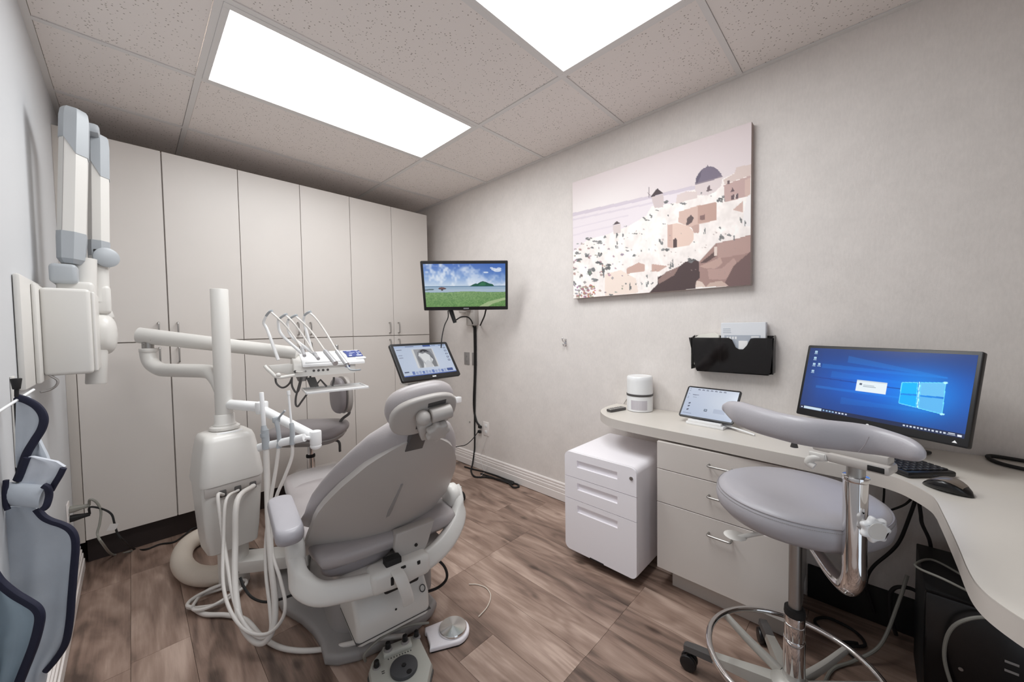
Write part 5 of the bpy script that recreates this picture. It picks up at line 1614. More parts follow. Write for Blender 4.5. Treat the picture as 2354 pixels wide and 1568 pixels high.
xarm(-.150, 1.545, -.123, 2.085, 2.25, .073, .10, 'front_arm')
xarm(-.083, 1.545, -.068, 2.055, 2.38, .062, .09, 'rear_arm')
obj('arm_link', MB().box(-.15, -.06, 2.28, 2.36, 2.055, 2.095, .012), M['grey_pl'], t)
obj('elbow_disc', MB().lathe([(0, -.012), (.030, -.012), (.040, -.004), (.040, .006), (.030, .012), (0, .012)], (-.060, 2.30, 1.555), (.35, -1, 0), 28), M['grey_pl'], t, ang=.9)
obj('yoke_slot', MB().box(-.095, -.078, 2.29, 2.32, 1.545, 1.585, .003), M['rubber'], t)
hd = MB()
hd.cyl((-.082, 2.33, 1.56), (-.088, 2.33, 1.37), .028, .032, n=24)
hd.box(-.118, -.053, 2.30, 2.37, 1.32, 1.44, .015, 3)
obj('tube_yoke', hd, M['white_pl'], t, ang=.8)
obj('tube_head', MB().ell((-.086, 2.35, 1.235), .047, .085, .088, 28, 18, .8).cyl((-.086, 2.35, 1.30), (-.084, 2.35, 1.355), .040, .030, n=24, bev=.01), M['white_pl'], t, ang=1.0)
obj('tube_cone', MB().lathe([(.029, 0), (.031, .004), (.031, .13), (.033, .14)], (-.107, 2.30, 1.030), (.06, .05, 1), 28), M['white_pl'], t, ang=.8)

# ---------------------------------------------------------------- lead aprons on a wall rod
AP0 = Vector((-.232, 1.60, 0)); APd = Vector((.135, -.07, 0)).normalized(); APn = Vector((-APd.y, APd.x, 0))
if APn.dot(-Vector((AP0.x, AP0.y, 0))) < 0: APn = -APn


def ap(px, py, off=0.0):
    d = Vector(CF) + Vector(CR) * ((px - 1177) / FPX) - Vector(CU) * ((py - 784) / FPX)
    o = AP0 + APn * off - Vector((0, 0, CZ))
    k = o.dot(APn) / d.dot(APn)
    return Vector((0, 0, CZ)) + d * k


def cloth(rows, off=0.0, nx=14, ny=26, fold=.006, ph=0.0, th=.008, freq=3.2):
    mb = MB()
    py = [r[0] for r in rows]
    vs = []
    for lay in (0, 1):
        for j in range(ny + 1):
            y = py[0] + (py[-1] - py[0]) * j / ny
            a, b = np.interp(y, py, [r[1] for r in rows]), np.interp(y, py, [r[2] for r in rows])
            for i in range(nx + 1):
                s_ = i / nx
                w = fold * (math.sin(freq * 6.28 * s_ * .5 + ph + j * .06) + .35 * math.sin(j * .9 + s_ * 5 + ph)) * (.25 + .75 * j / ny)
                vs.append(ap(a + (b - a) * s_, y, off) + APn * (w - lay * th))
    n = (nx + 1) * (ny + 1)
    fs = []
    for lay in (0, 1):
        for j in range(ny):
            for i in range(nx):
                q = lay * n + j * (nx + 1) + i
                fs.append((q, q + 1, q + nx + 2, q + nx + 1))
    for j in range(ny):
        for i in (0, nx):
            q = j * (nx + 1) + i; fs.append((q, q + nx + 1, q + nx + 1 + n, q + n))
    for i in range(nx):
        for j in (0, ny):
            q = j * (nx + 1) + i; fs.append((q, q + 1, q + 1 + n, q + n))
    return mb.add(vs, fs)


def band(px, off, w=.014, th=.006):
    P_ = [ap(x, y, off) for x, y in px]
    return MB().tube(P_, 1.0, 10, 6, flat=(APn, th, w, .7))


t = thing('apron_rack', 'wall rack with a white rod and black clip holding the aprons', 'rack', (XL, 1.78, 1.0))
obj('backplate', MB().box(XL + .0005, XL + .006, 1.735, 1.765, .86, 1.12, .002), M['white_pl'], t)
obj('black_rail', MB().box(XL + .002, XL + .018, 1.735, 1.80, .80, 1.06, .003), M['rubber'], t)
obj('rod', MB().cyl(ap(-12, 952, .09), ap(77, 896, -.06), .0034, n=12), M['white_bright'], t)
obj('clip', MB().cyl(ap(37, 870, .01), ap(38, 895, .01), .010, .007, n=14, bev=.002).cyl(ap(38, 895, .01), ap(38, 912, .01), .004, n=10), M['rubber'], t)
t = thing('thyroid_collar', 'pale thyroid collar with navy binding hung over the apron rod', 'collar', tuple(ap(65, 1110)))
obj('upper_flap', cloth([(912, 38, 60), (930, 37, 82), (950, 36, 95), (970, 36, 99), (995, 36, 90), (1030, 36, 70), (1060, 38, 54), (1085, 40, 46)], .0, 8, 20, .003), M['apron'], t)
obj('navy_binding', band([(38, 913), (60, 920), (82, 932), (96, 948), (101, 966), (95, 988), (80, 1012), (64, 1038), (55, 1060), (48, 1085), (40, 1104)], .004, .0085, .006), M['navy'], t)
obj('folded_flap', cloth([(1012, 80, 88), (1030, 74, 97), (1048, 66, 104), (1062, 62, 110)], -.008, 6, 10, .003), M['apron'], t)
obj('collar_tab', cloth([(1050, 66, 72), (1062, 60, 128), (1074, 57, 146), (1090, 52, 138), (1108, 46, 126), (1122, 44, 118)], .010, 10, 12, .003, 1.0), mat('white apron cloth', (204, 208, 216), .6, var=.04, bump=.3, scale=40), t)
obj('navy_binding', band([(146, 1076), (137, 1094), (126, 1112), (117, 1128)], .016, .0065, .005), M['navy'], t)
obj('navy_binding', band([(62, 1052), (54, 1072), (46, 1094), (40, 1106)], .014, .007, .005), M['navy'], t)
roll = MB()
c0, c1 = ap(16, 1135, .012), ap(104, 1142, .016)
roll.tube([c0, c0.lerp(c1, .5), c1], .030, 18, 4, flat=((0, 0, 1), 1.0, .55))
obj('collar_roll', roll, M['apron'], t)
obj('navy_binding', band([(14, 1104), (12, 1130), (14, 1160), (18, 1172)], .026, .005, .005), M['navy'], t)
obj('navy_binding', MB().tube([ap(100, 1116, .03), ap(110, 1122, .03), ap(113, 1140, .026), ap(107, 1162, .03), ap(100, 1170, .03)], 1.0, 10, 5, flat=(APn, .006, .007, .7)), M['navy'], t)
t = thing('lead_apron', 'pale blue grey lead apron with navy edge hanging by the left wall baseboard', 'apron', tuple(ap(90, 1400)))
obj('cloth', cloth([(1165, 6, 80), (1180, 6, 98), (1195, 5, 118), (1212, 5, 152), (1230, 5, 168), (1260, 5, 172), (1330, 6, 166), (1400, 8, 160), (1470, 9, 150), (1530, 10, 110), (1600, 12, 92)], .0, 22, 36, .007, .6, .008, 4.2), M['apron'], t)
obj('navy_binding', band([(84, 1170), (100, 1188), (118, 1198), (142, 1206), (160, 1216), (171, 1232), (174, 1258), (170, 1310), (165, 1370), (160, 1430), (150, 1480), (128, 1516), (106, 1542)], .006, .0075, .007), M['navy'], t)
t = thing('lead_apron', 'second blue grey apron with navy edge, cut by the lower left corner', 'apron', tuple(ap(30, 1500, .15)))
obj('cloth', cloth([(1330, -26, 2), (1362, -26, 34), (1395, -26, 76), (1420, -26, 90), (1480, -26, 78), (1540, -25, 54), (1620, -24, 30)], .15, 12, 22, .005, 2.0, .008, 3.6), mat('sea grey apron cloth', (160, 178, 190), .55, var=.06, bump=.4, scale=28), t)
obj('navy_binding', band([(-16, 1316), (2, 1340), (34, 1366), (64, 1384), (84, 1398), (92, 1416), (88, 1446), (78, 1482), (66, 1514), (54, 1544), (40, 1580), (30, 1610)], .162, .0085, .007), M['navy'], t)

# ---------------------------------------------------------------- left wall outlet, plugs and cords
OY, OZ = 2.74, .375
t = thing('power_outlet', 'white outlet on the left wall behind the aprons, two plugs in it', 'wall outlet', (XL, OY, OZ - .06))
obj('plate', MB().box(XL + .0005, XL + .006, OY - .036, OY + .036, OZ - .058, OZ + .058, .002), M['trim'], t)
obj('socket', MB().box(XL + .005, XL + .0075, OY - .016, OY + .016, OZ + .008, OZ + .036, .003).box(XL + .005, XL + .0075, OY - .016, OY + .016, OZ - .036, OZ - .008, .003), M['white_bright'], t)
for nm, lab, m, dz, pts in (('grey_power_cord', 'grey power cord plugged into the upper socket on the left wall', M['grey_cord'], .022,
                             [at(207, 1148, Y=2.72), at(222, 1155, Y=2.72), at(232, 1175, Y=2.72), at(229, 1205, Y=2.71), at(224, 1228, Y=2.70), at(236, 1250, Y=2.68), at(262, 1266, Z=.007), at(304, 1266, Z=.007)]),
                            ('black_power_cord', 'black power cord with a white tag plugged into the left wall', M['rubber'], -.022,
                             [at(207, 1166, Y=2.72), at(235, 1170, Y=2.72), at(256, 1182, Y=2.71), at(263, 1203, Y=2.70), at(270, 1226, Y=2.70), at(285, 1244, Y=2.72), at(308, 1262, Z=.006), at(335, 1263, Z=.006), at(368, 1251, Z=.006), at(400, 1246, Z=.006), at(424, 1230, Z=.006), at(443, 1214, Z=.02), at(470, 1208, Z=.02)])):
    tt = thing(nm, lab, 'power cord', tuple(pts[0]))
    pl = MB()
    z = OZ + dz
    pl.loft([[(x, OY + a * k, z + b * k2) for a, b in rrect(.034, .028, .008, 3)] for x, k, k2 in ((XL + .008, 1, 1), (XL + .022, 1, 1), (XL + .05, .8, .62), (XL + .072, .62, .5))])
    pts = [Vector((q.x, min(q.y, 3.005), q.z)) for q in pts]
    obj('plug', pl, m if nm[0] == 'g' else M['rubber'], tt)
    obj('cord', MB().tube([Vector((XL + .070, OY, z))] + pts, .0052 if nm[0] == 'g' else .0046, 8, 6), m, tt)
    if nm[0] == 'b':
        q = at(258, 1212, Y=2.69)
        obj('tag', MB().prism([(-.020, -.012), (.012, -.020), (.022, .012), (-.006, .022)], q, (1, 0, 0), (0, -.3, 1), .0008), M['paper'], tt, smooth=False)

# ---------------------------------------------------------------- wall monitor on its arm
u, v, n = face_frame(-43, -19)
o = Vector((1.710, 2.128, 1.545))
t = thing('mounted_monitor', 'black monitor on a wall arm showing a meadow, sea and green island', 'monitor', tuple(o - Vector((0, 0, .18))))
obj('housing', MB().prism(rrect(.622, .362, .006), o - n * .026, u, v, .026, .003).prism(rrect(.42, .24, .03), o - n * .046, u, v, .024, .008), M['black'], t)
P = Pic(300, 170)
U, W = P.U, P.W
sky = np.stack([np.interp(W, [0, .3, .52], [66, 130, 205]), np.interp(W, [0, .3, .52], [112, 168, 222]), np.interp(W, [0, .3, .52], [206, 226, 240])], -1)
P.a[:] = sky
cl = np.clip(P.noise(7, 1) * .6 + P.noise(22, 2) * .4 - .35 - 1.2 * np.abs(W - (.10 + .42 * U)) + .12, 0, 1)[..., None]
P.a[:] = P.a * (1 - np.clip(cl * 2.2, 0, .75)) + np.array((240, 246, 252)) * np.clip(cl * 2.2, 0, .75)
rt = np.exp(-(((U - .95) / .35) ** 2 + ((W - .1) / .3) ** 2))[..., None]
P.a[:] = P.a * (1 - .55 * rt) + np.array((40, 96, 196)) * .55 * rt
for (x, y, rx, ry) in ((.86, .13, .035, .03), (.90, .16, .05, .03), (.83, .10, .02, .02), (.92, .12, .03, .03), (.76, .20, .03, .02)):
    P.disc(x, y, rx, ry, (236, 242, 250), .75)
P.rect(0, .505, 1, .66, (150, 178, 205)); P.rect(0, .505, 1, .53, (104, 140, 176)); P.rect(0, .58, 1, .64, (172, 192, 212), .7)
P.poly([(.55, .52), (.60, .47), (.63, .45), (.65, .46), (.69, .415), (.72, .40), (.76, .42), (.80, .455), (.84, .47), (.86, .52)], (22, 92, 72))
P.poly([(.66, .50), (.70, .43), (.735, .42), (.76, .47), (.74, .50)], (40, 120, 78))
g3 = (P.noise(40, 8) + P.noise(80, 9)) / 2
gr = W > (.645 + .01 * np.sin(U * 9))
gc = np.stack([112 + 60 * (g3 - .5) + 60 * (.8 - W), 158 + 50 * (g3 - .5) + 30 * (.8 - W), 92 + 40 * (g3 - .5) + 60 * (.75 - W)], -1)
P.a[gr] = gc[gr]
P.poly([(.66, 1.0), (.78, .88), (.98, .79), (1, .80), (1, .84), (.84, .93), (.78, 1.0)], (176, 196, 142), .8)
P.disc(.215, .565, .05, .022, (92, 64, 66)); P.disc(.21, .55, .035, .018, (120, 82, 80)); P.rect(.20, .58, .225, .61, (70, 66, 70))
P.poly([(0, .585), (.06, .57), (.12, .575), (.10, .60), (.0, .605)], (88, 112, 120))
gy = P.a.mean(-1, keepdims=True); P.a[:] = P.a * .80 + gy * .20
P.build('screen', o + v * .004 + n * .0004, u, v, .585, .316, print_mat('wall monitor screen', .9, .2), t)
obj('badge', MB().box(-.02, .02, -.004, .004, 0, .0007, mx=frame_mx(o - v * .168, u, v, n)), mat('silver badge', (150, 150, 155), .4), t, smooth=False)
wm = Vector((XR - .003, 2.50, 1.33))
obj('wall_bracket', MB().box(XR - .045, XR - .001, 2.44, 2.56, 1.262, 1.40, .008).box(XR - .05, XR - .02, 2.46, 2.66, 1.375, 1.43, .01), M['shell'], t)
obj('monitor_arm', MB().cyl((XR - .03, 2.50, 1.40), (1.93, 2.52, 1.42), .022, n=20).cyl((1.93, 2.52, 1.42), o - n * .05, .020, n=20).cyl((1.93, 2.52, 1.39), (1.93, 2.52, 1.45), .028, n=20).box(-.05, .05, -.05, .05, -.058, -.044, .004, mx=frame_mx(o, u, v, n)), M['shell'], t)
obj('black_clip', MB().cyl(at(1036, 712, D=2.82), at(1046, 742, D=2.82), .018, .014, n=14), M['black'], t)
obj('signal_cable', MB().tube([at(1030, 714, D=2.8), at(1030, 730, D=2.8), at(1022, 748, D=2.75), at(1016, 775, D=2.62), at(1014, 800, D=2.6)], .004, 8), M['rubber'], t)
obj('signal_cable', MB().tube([at(1048, 736, D=2.85), at(1060, 729, D=2.95), at(1075, 729, D=3.05), at(1084, 738, D=3.15), at(1088, 752, X=XR - .01)], .0055, 8), M['rubber'], t)
obj('signal_cable', MB().tube([at(1117, 712, D=2.8), at(1113, 728, D=2.9), at(1104, 748, X=XR - .008)], .006, 8), M['rubber'], t)
wallp = lambda px, py: at(px, py, X=XR - .009)
t = thing('monitor_power_cable', 'black cables running down the wall from the monitor bracket to the outlet', 'cable', tuple(wallp(1090, 760)))
obj('cable', MB().tube([wallp(1090, 750), wallp(1091, 800), wallp(1091, 860), wallp(1089, 930), wallp(1094, 965), wallp(1103, 980)], .0085, 10, 6), M['rubber'], t)
obj('cable', MB().tube([wallp(1093, 750), wallp(1094, 830), wallp(1092, 900), wallp(1091, 960), wallp(1091, 1020), wallp(1090, 1040), at(1086, 1068, X=XR - .04), at(1083, 1083, Z=.008), at(1092, 1096, Z=.008), at(1120, 1097, Z=.008), at(1150, 1103, Z=.008), at(1168, 1110, Z=.008), at(1180, 1120, Z=.008), at(1192, 1119, Z=.008), at(1190, 1114, Z=.008), at(1178, 1110, Z=.010), at(1160, 1104, Z=.012)], .0068, 10, 6), M['rubber'], t)
for (px, py) in ((1105, 981), (1104, 992)):
    q = wallp(px, py)
    obj('plug', MB().box(q.x - .02, XR - .007, q.y - .016, q.y + .016, q.z - .012, q.z + .012, .005), M['rubber'], t)
cable('floor_cable', 'black cable bundle lying along the baseboard under the outlet', [Vector((min(q.x, 2.074), q.y, q.z)) for q in (at(1068, 1073, Z=.007), at(1085, 1078, Z=.007), at(1110, 1084, Z=.008), at(1140, 1093, Z=.010), at(1165, 1101, Z=.010), at(1180, 1108, Z=.012), at(1178, 1112, Z=.012), at(1158, 1107, Z=.014), at(1130, 1097, Z=.012), at(1105, 1089, Z=.010))], .0065, M['rubber'])
cable('adapter_cable', 'thin black cord swinging from the outlet towards the chair', [wallp(1100, 990), at(1094, 1000, X=XR - .03), at(1082, 1014, X=XR - .08), at(1070, 1023, X=XR - .15), at(1056, 1026, X=XR - .22), at(1040, 1028, X=XR - .3)], .0035, M['rubber'])
cable('white_cable', 'thin white cable dropping from the outlet to the floor', [wallp(1119, 1004), wallp(1113, 1025), wallp(1105, 1048), at(1108, 1068, X=XR - .028), at(1113, 1083, X=XR - .03), at(1110, 1090, Z=.01), at(1102, 1097, Z=.01)], .0018, M['white_cord'])
cable('white_cable', 'second thin white cable hanging just right of the first', [wallp(1113, 1030), wallp(1118, 1050), at(1120, 1070, X=XR - .028), at(1118, 1084, X=XR - .03)], .0014, M['white_cord'])

# ---------------------------------------------------------------- scanner cart behind the chair
u, v, n = face_frame(.8, 35)
o = Vector((1.369, 2.127, 1.029))
t = thing('scanner_cart', 'wheeled scanner cart with a tilted black touch screen showing a grey scan', 'scanner', (1.40, 2.26, 0))
obj('screen_housing', MB().prism(rrect(.45, .279, .012), o - n * .022, u, v, .022, .004).prism(rrect(.30, .17, .03), o - n * .042, u, v, .024, .008), M['black'], t)
P = Pic(240, 146)
U, W = P.U, P.W
P.a[:] = np.array((186, 198, 218)) + 0 * U[..., None]
gl = np.exp(-(((U - .55) / .4) ** 2 + ((W - .6) / .4) ** 2))[..., None]
P.a[:] = P.a * (1 - .35 * gl) + np.array((206, 216, 232)) * .35 * gl
P.rect(0, 0, 1, .07, (170, 186, 214)); P.rect(.53, .0, .68, .065, (62, 84, 140)); P.rect(.20, .02, .36, .05, (120, 132, 160)); P.rect(.84, .02, .97, .045, (110, 126, 160)); P.rect(.70, .02, .78, .05, (130, 142, 170))
P.rect(.29, .13, .70, .77, (208, 210, 212))
P.rect(.33, .14, .68, .76, (150, 152, 156))
P.poly([(.36, .76), (.345, .45), (.38, .25), (.44, .16), (.54, .14), (.62, .20), (.66, .35), (.67, .60), (.66, .76)], (120, 122, 126))
P.poly([(.40, .76), (.43, .60), (.42, .45), (.38, .36), (.41, .26), (.47, .30), (.53, .27), (.58, .34), (.62, .38), (.63, .52), (.58, .62), (.60, .76)], (214, 216, 218))
P.poly([(.43, .24), (.46, .17), (.51, .15), (.57, .18), (.61, .27), (.56, .23), (.52, .24), (.50, .20), (.47, .24)], (40, 40, 44))
for k in range(7): P.disc(.40 + .012 * k, .40 + .05 * k, .014, .03, (168, 170, 174), .8); P.disc(.60 - .006 * k, .42 + .05 * k, .013, .03, (176, 178, 182), .8)
P.poly([(.44, .76), (.47, .58), (.52, .52), (.56, .58), (.57, .76)], (196, 198, 202))
P.poly([(.59, .30), (.63, .40), (.65, .55), (.62, .48), (.60, .40)], (96, 98, 104))
for k in range(5): P.rect(.92, .10 + k * .11, .965, .16 + k * .11, (92, 104, 136)); P.rect(.935, .115 + k * .11, .955, .145 + k * .11, (206, 212, 226))
P.rect(.03, .12, .12, .145, (112, 118, 138)); P.rect(.03, .30, .10, .33, (150, 158, 178)); P.rect(.03, .38, .10, .41, (150, 158, 178)); P.rect(.03, .84, .11, .88, (70, 80, 110))
for k in range(11): P.rect(.16 + k * .06, .85 + .012 * (k % 2), .205 + k * .06, .95, (150, 164, 200) if k % 3 else (96, 118, 176))
P.rect(.0, .965, 1, 1, (74, 100, 168)); P.rect(.82, .85, .94, .94, (54, 78, 140))
P.build('screen', o + v * .006 + n * .0004, u, v, .404, .228, print_mat('scanner screen', .88, .2), t)
obj('logo_plate', MB().box(-.014, .014, -.004, .004, 0, .0008, mx=frame_mx(o - v * .124 + u * .01, u, v, n)), M['led'], t, smooth=False)
obj('screen_hook', MB().tube([at(962, 878, D=2.42), at(962, 889, D=2.42), at(955, 893, D=2.42)], .006, 8), M['steel'], t)
cc = Vector((1.44, 2.30, 0))
obj('column', MB().box(cc.x - .05, cc.x + .05, cc.y - .035, cc.y + .035, .10, .94, .012), M['white_pl'], t)
obj('head_block', MB().box(cc.x - .13, cc.x + .10, cc.y - .14, cc.y + .05, .80, .87, .02, 3).box(cc.x - .19, cc.x - .02, cc.y - .13, cc.y - .02, .868, .882, .004), M['white_pl'], t)
obj('side_handle', MB().box(-.022, .022, -.02, .02, -.02, .02, .006, mx=Matrix.Translation(at(1052, 919, D=2.55))).cyl(at(1052, 919, D=2.55), (cc.x + .05, cc.y, .86), .012, n=12), M['white_bright'], t)
obj('grey_tray', MB().prism([(-.09, -.02), (.09, -.02), (.11, .03), (-.06, .03)], at(945, 896, D=2.40), (1, 0, 0), (0, 1, 0), .012, .003), M['mid_pl'], t)
bs = MB()
for k in range(5):
    a = math.radians(20 + 72 * k)
    e = cc + Vector((.27 * math.cos(a), .27 * math.sin(a), .09))
    obj('base_arm', MB().cyl(cc + Vector((0, 0, .11)), e, .028, .020, n=14), M['white_pl'], t)
    cr = MB().cyl(e + Vector((-.012, .0, -.052)), e + Vector((.012, 0, -.052)), .036, n=20, bev=.006)
    obj('castor', cr, M['rubber'], t)
obj('base_hub', MB().lathe([(.075, .07), (.08, .09), (.06, .14), (.0, .145)], tuple(cc), n=24), M['white_pl'], t)
# ---------------------------------------------------------------- assistant's stool by the cabinets
sc_ = at(712, 985, D=2.40)
SX, SY, SZ = sc_.x, sc_.y, sc_.z
t = thing('assistant_stool', 'grey stool with a small padded back standing before the tall cabinets', 'stool', (SX, SY, 0))
rot = Matrix.Translation((SX, SY, 0)) @ Matrix.Rotation(math.radians(-43), 4, 'Z')
sp = [(.222 * math.copysign(abs(math.cos(a)) ** .6, math.cos(a)), .19 * math.copysign(abs(math.sin(a)) ** .6, math.sin(a))) for a in [6.2832 * k / 40 for k in range(40)]]
obj('seat', MB(rot).pillow(sp, (0, 0, SZ - .040), (1, 0, 0), (0, 1, 0), .065, .5, 7), M['vinyl_dark'], t, ang=1.2)
obj('seat_pan', MB(rot).loft([[(a * k, b * k, z) for a, b in sp] for z, k in ((SZ - .082, .60), (SZ - .072, .84), (SZ - .045, .93), (SZ - .032, .90))]), M['mid_pl'], t)
bp2 = [(.060 * math.copysign(abs(math.cos(a)) ** .8, math.cos(a)), .105 * math.copysign(abs(math.sin(a)) ** .85, math.sin(a)) * 1.14) for a in [6.2832 * k / 32 for k in range(32)]]
bc = Vector((.185, .055, SZ + .205))
bo = Vector((.10, 1, .0)).normalized(); bnv = Vector((1, -.10, 0)).normalized()
bpad = [(a * 1.5, b) for a, b in bp2]
obj('back_pad', MB(rot).pillow(bpad, bc, Vector((.74, -.67, 0)), (0, 0, 1), .045, .5, 6), M['vinyl_dark'], t, ang=1.2)
bsh = [(a * 1.32, b * .92) for a, b in bp2]
nrm = -Vector((.74, -.67, 0)).cross(Vector((0, 0, 1)))
obj('back_shell', MB(rot).pillow(bsh, bc + nrm * .004, Vector((.74, -.67, 0)), (0, 0, 1), -.030, .45, 4), M['shell'], t, ang=1.2)
obj('back_bar', MB(rot).tube([bc + nrm * .025 + Vector((0, 0, -.07)), bc + nrm * .05 + Vector((0, 0, -.13)), bc + nrm * .03 + Vector((-.03, -.02, -.175)), (.15, .03, SZ - .075), (.0, 0, SZ - .09)], .009, 10, 6), M['dkgrey'], t)
obj('lever', MB(rot).tube([(.10, .02, SZ - .09), (.165, .035, SZ - .10), (.172, .038, SZ - .17)], .008, 10, 4), M['dkgrey'], t)
obj('column', MB().cyl((SX, SY, .36), (SX, SY, SZ - .075), .019, n=20).cyl((SX, SY, .12), (SX, SY, .42), .025, n=20), M['chrome'], t)
obj('collar', MB().cyl((SX, SY, .415), (SX, SY, .435), .027, n=20, bev=.004), M['rubber'], t)
for k in range(5):
    a = math.radians(15 + 72 * k)
    e = Vector((SX + .24 * math.cos(a), SY + .24 * math.sin(a), .075))
    obj('base_arm', MB().cyl((SX, SY, .10), e, .020, .015, n=12), M['alu'], t)
    obj('castor', MB().cyl(e + Vector((-.011, 0, -.047)), e + Vector((.011, 0, -.047)), .0275, n=18, bev=.005), M['black'], t)
obj('base_hub', MB().lathe([(.045, .075), (.05, .085), (.045, .12), (0, .125)], (SX, SY, 0), n=20), M['alu'], t)

# ---------------------------------------------------------------- operator's stool at the desk
OX, OY2 = 1.395, .157
t = thing('operator_stool', 'grey round stool with chrome column, foot ring and curved arm pad at the desk', 'stool', (OX, OY2, 0))
R_ = .212
circ = lambda r, z, n=56: [(OX + r * math.cos(6.2832 * k / n), OY2 + r * math.sin(6.2832 * k / n), z) for k in range(n)]
obj('seat', MB().loft([circ(.150, .640), circ(.190, .648), circ(.209, .668), circ(.214, .690), circ(.212, .708), circ(.2075, .7185), circ(.2065, .7180), circ(.203, .724), circ(.185, .733), circ(.13, .736), circ(.07, .732), circ(.02, .730)]), M['vinyl_cool'], t, ang=1.2)
seam_ = MB().tube(circ(.2085, .7185, 90), .0011, 5, 1, closed=True)
obj('seat_seam', seam_, M['vinyl_dark'], t)
stt = MB()
for k in range(300):
    a = 6.2832 * k / 300
    stt.box(-.0013, .0013, -.0005, .0005, -.0005, .0005, mx=Matrix.Translation((OX + .2118 * math.cos(a), OY2 + .2118 * math.sin(a), .7105)) @ Matrix.Rotation(a + 1.5708, 4, 'Z'))
obj('stitching', stt, M['mid_pl'], t, smooth=False, kind='stuff')
obj('seat_plate', MB().box(OX - .075, OX + .075, OY2 - .06, OY2 + .06, .600, .642, .008), M['shell'], t)
obj('gas_column', MB().cyl((OX, OY2, .30), (OX, OY2, .61), .0165, n=24), M['steel'], t)
obj('column_sleeve', MB().cyl((OX, OY2, .262), (OX, OY2, .345), .0265, n=28, bev=.003).cyl((OX, OY2, .14), (OX, OY2, .266), .0285, n=28, bev=.002), M['chrome'], t)
obj('column_cap', MB().lathe([(.0262, .338), (.0275, .345), (.0262, .362), (.018, .365)], (OX, OY2, 0), n=28), M['rubber'], t)
hub = MB().lathe([(.058, .060), (.062, .075), (.060, .118), (.045, .132), (.03, .140), (.0, .14)], (OX, OY2, 0), n=32)
obj('base_hub', hub, M['alu'], t)
cast = at(1583, 1536, Z=0.0)
a0 = math.atan2(cast.y - OY2, cast.x - OX)
for k in range(5):
    a = a0 + k * 1.2566
    d = Vector((math.cos(a), math.sin(a), 0)); s_ = Vector((-d.y, d.x, 0)); c_ = Vector((OX, OY2, 0))
    arm = MB()
    sec_ = lambda r, w, z0, z1: [c_ + d * r + s_ * (-w) + Vector((0, 0, z0)), c_ + d * r + s_ * w + Vector((0, 0, z0)), c_ + d * r + s_ * w * .8 + Vector((0, 0, z1)), c_ + d * r - s_ * w * .8 + Vector((0, 0, z1))]
    arm.loft([sec_(.045, .026, .075, .118), sec_(.14, .020, .075, .105), sec_(.225, .017, .075, .094)])
    am_ = obj('base_arm', arm, M['alu'], t, ang=.5)
    en = MB()
    en.loft([sec_(.222, .0175, .0735, .0945), sec_(.27, .0175, .072, .092), sec_(.308, .016, .070, .088), sec_(.316, .011, .070, .084)])
    obj('arm_tip', en, M['dkgrey'], am_, ang=.7)
    cs = c_ + d * .30
    cm_ = MB()
    for q in (-1, 1): cm_.cyl(cs + s_ * (.004 * q) + Vector((0, 0, .028)), cs + s_ * (.019 * q) + Vector((0, 0, .028)), .0275, n=20, bev=.004)
    cm_.cyl(cs + Vector((0, 0, .03)), cs + Vector((0, 0, .074)), .008, n=10)
    obj('castor', cm_, M['black'], am_)
RZ = .195
rc = Vector((1.372, .158, RZ))
ring_r = .226
obj('foot_ring', MB().tube([rc + Vector((ring_r * math.cos(6.2832 * k / 72), ring_r * math.sin(6.2832 * k / 72), 0)) for k in range(72)], .0095, 12, 1, closed=True), M['chrome'], t)
for px, py in ((1684, 1422), (1940, 1490)):
    q = at(px, py, Z=RZ); a = math.atan2(q.y - rc.y, q.x - rc.x)
    e = rc + Vector((ring_r * math.cos(a), ring_r * math.sin(a), -.006))
    i_ = Vector((OX + .04 * math.cos(a), OY2 + .04 * math.sin(a), .125))
    obj('ring_strut', MB().tube([i_, i_.lerp(e, .5) + Vector((0, 0, -.005)), e], lambda z: .016 - .005 * z, 10, 4, flat=((0, 0, 1), 1.0, .7, .6)), M['alu'], t)
a = a0 + math.radians(200)
e = rc + Vector((ring_r * math.cos(a), ring_r * math.sin(a), -.006))
obj('ring_strut', MB().tube([Vector((OX + .04 * math.cos(a), OY2 + .04 * math.sin(a), .125)), e], .012, 10, 1, smooth=False), M['alu'], t)
# seat lever
lp = at(1690, 1231, D=1.20)
obj('seat_lever', MB().ell(lp, .033, .033, .0045, 24, 8, mx=Matrix()).tube([lp + Vector((-.0, -.01, -.002)), lp.lerp(Vector((OX, OY2, .615)), .45) + Vector((0, 0, -.004)), Vector((OX, OY2, .615))], .007, 10, 5), M['white_pl'], t)
# curved arm on a chrome J tube
pp = Vector((1.213, .022, 0)); c2 = Vector((OX, OY2, 0)); dr = (pp - c2).normalized()
jp = [c2 + dr * .03 + Vector((0, 0, .618)), c2 + dr * .09 + Vector((0, 0, .598)), c2 + dr * .15 + Vector((0, 0, .577)), c2 + dr * .195 + Vector((0, 0, .573)), pp + dr * -.012 + Vector((0, 0, .585)), pp + Vector((0, 0, .62)), pp + Vector((0, 0, .68)), pp + Vector((0, 0, .78)), pp + Vector((0, 0, .862))]
obj('arm_tube', MB().tube(jp, lambda q: .013 + .0105 * min(1, max(0, (q - .08) * 2.2)), 22, 7), M['chrome'], t, ang=1.2)
obj('arm_collar', MB().cyl(pp + Vector((0, 0, .853)), pp + Vector((0, 0, .866)), .0258, n=24, bev=.002), M['chrome'], t)
obj('arm_post', MB().cyl(pp + Vector((0, 0, .83)), pp + Vector((0, 0, .90)), .0178, n=24), M['steel'], t)
ko = at(2004, 1213, D=.865)
kd_ = (Vector((0, 0, CZ)) - ko); kd_.z = 0; kd_ = (kd_.normalized() + Vector((.25, -.55, 0))).normalized()
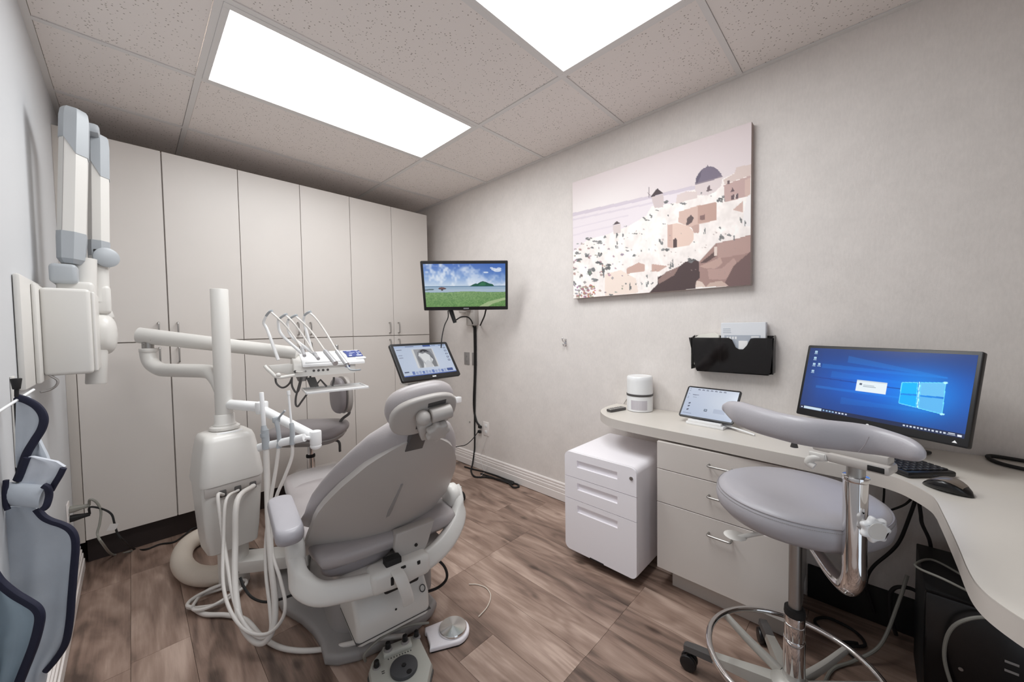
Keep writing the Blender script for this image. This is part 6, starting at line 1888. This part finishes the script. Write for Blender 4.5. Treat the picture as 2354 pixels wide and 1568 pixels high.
ku_ = Vector((-kd_.y, kd_.x, 0))
lob = [((.028 + .0035 * math.cos(7 * a)) * math.cos(a), (.028 + .0035 * math.cos(7 * a)) * math.sin(a)) for a in [6.2832 * k / 70 for k in range(70)]]
if ku_.cross(Vector((0, 0, 1))).dot(kd_) < 0: ku_ = -ku_
kb_ = MB().prism(lob, ko, ku_, (0, 0, 1), .016, .006, 3)
kb_.cyl(ko - kd_ * .03, ko + kd_ * .002, .008, n=12)
obj('arm_knob', kb_, M['white_bright'], t, ang=.9)
obj('knob_cap', MB().cyl(ko + kd_ * .0155, ko + kd_ * .0175, .019, n=28), M['white_pl'], t)
# arm pad
path = [(1661, 936), (1665, 937), (1678, 940), (1702, 951), (1745, 966), (1787, 978), (1830, 988), (1872, 995), (1915, 1000), (1960, 1005), (2000, 1011), (2042, 1020), (2085, 1032), (2110, 1041), (2124, 1045), (2128, 1046)]
half = [.004, .012, .023, .034, .0345, .033, .033, .033, .0325, .032, .031, .027, .0235, .017, .009, .003]
P_ = [at(x, y, Z=.985) for x, y in path]
pd = MB()
PS = smooth_path(P_, 4)
hq = np.interp(np.linspace(0, len(path) - 1, len(PS)), np.arange(len(path)), half)
rings = []
for i, p in enumerate(PS):
    d_ = (PS[min(i + 1, len(PS) - 1)] - PS[max(i - 1, 0)]).normalized(); s2 = Vector((-d_.y, d_.x, 0)).normalized()
    ring = []
    for k in range(24):
        a = 6.2832 * k / 24
        ca, sa = math.copysign(abs(math.cos(a)) ** .85, math.cos(a)), math.copysign(abs(math.sin(a)) ** .85, math.sin(a))
        ring.append(p + s2 * (ca * hq[i] * .62) + Vector((0, 0, sa * hq[i])))
    rings.append(ring)
pd.loft(rings)
obj('arm_pad', pd, M['vinyl_cool'], t, ang=1.3)
obj('pad_crease', MB().tube([PS[38] + Vector((-.026, -.012, .012)), PS[37] + Vector((-.027, -.012, -.008)), PS[36] + Vector((-.024, -.010, -.026))], .0009, 6, 4), M['vinyl_dark'], t)
mid = at(1975, 1050, D=.885)
d1 = (P_[7] - P_[5]).normalized(); d1.z = 0; d1.normalize(); d2 = Vector((-d1.y, d1.x, 0))
AM = frame_mx(Vector((pp.x, pp.y, .890)), d1, d2, Vector((0, 0, 1)))
ab_ = MB(AM).box(-.050, .066, -.026, .03, .0, .022, .006)
ab_.box(-.085, .060, -.012, .030, .018, .040, .005).box(-.06, .05, -.006, .024, .036, .078, .004)
obj('pad_bracket', ab_, M['shell'], t)
obj('bracket_slot', MB(AM).box(.028, .058, -.0268, -.024, .004, .017, .004), M['rubber'], t)
obj('bracket_lever', MB(AM).tube([(-.05, -.02, .008), (-.075, -.028, .002), (-.085, -.03, -.012), (-.072, -.03, -.02)], .009, 10, 5).box(-.085, -.05, -.032, -.02, .0, .018, .004), M['white_pl'], t)
kq = at(1826, 1008, D=.93)
obj('pad_screw', MB().cyl(kq + Vector((0, 0, .02)), kq + Vector((0, 0, -.012)), .003, n=8).cyl(kq + Vector((0, 0, -.012)), kq + Vector((0, 0, -.022)), .006, .0085, n=14), M['dkgrey'], t)
# wall-side thin cord on the floor
cable('thin_floor_cord', 'thin pale cord looping on the planks right of the foot pedal', [at(x, y, Z=.004) for x, y in ((1100, 1418), (1120, 1395), (1128, 1370), (1118, 1352), (1098, 1344), (1078, 1343))], .0022, M['conduit'])
cable('control_cable', 'grey cable arching from the foot pedal over the foot controller', [at(840, 1520, Z=.02), at(838, 1505, Z=.06), at(862, 1478, Z=.09), at(900, 1452, Z=.09), at(945, 1437, Z=.06), at(985, 1432, Z=.03)], .005, M['grey_cord'])
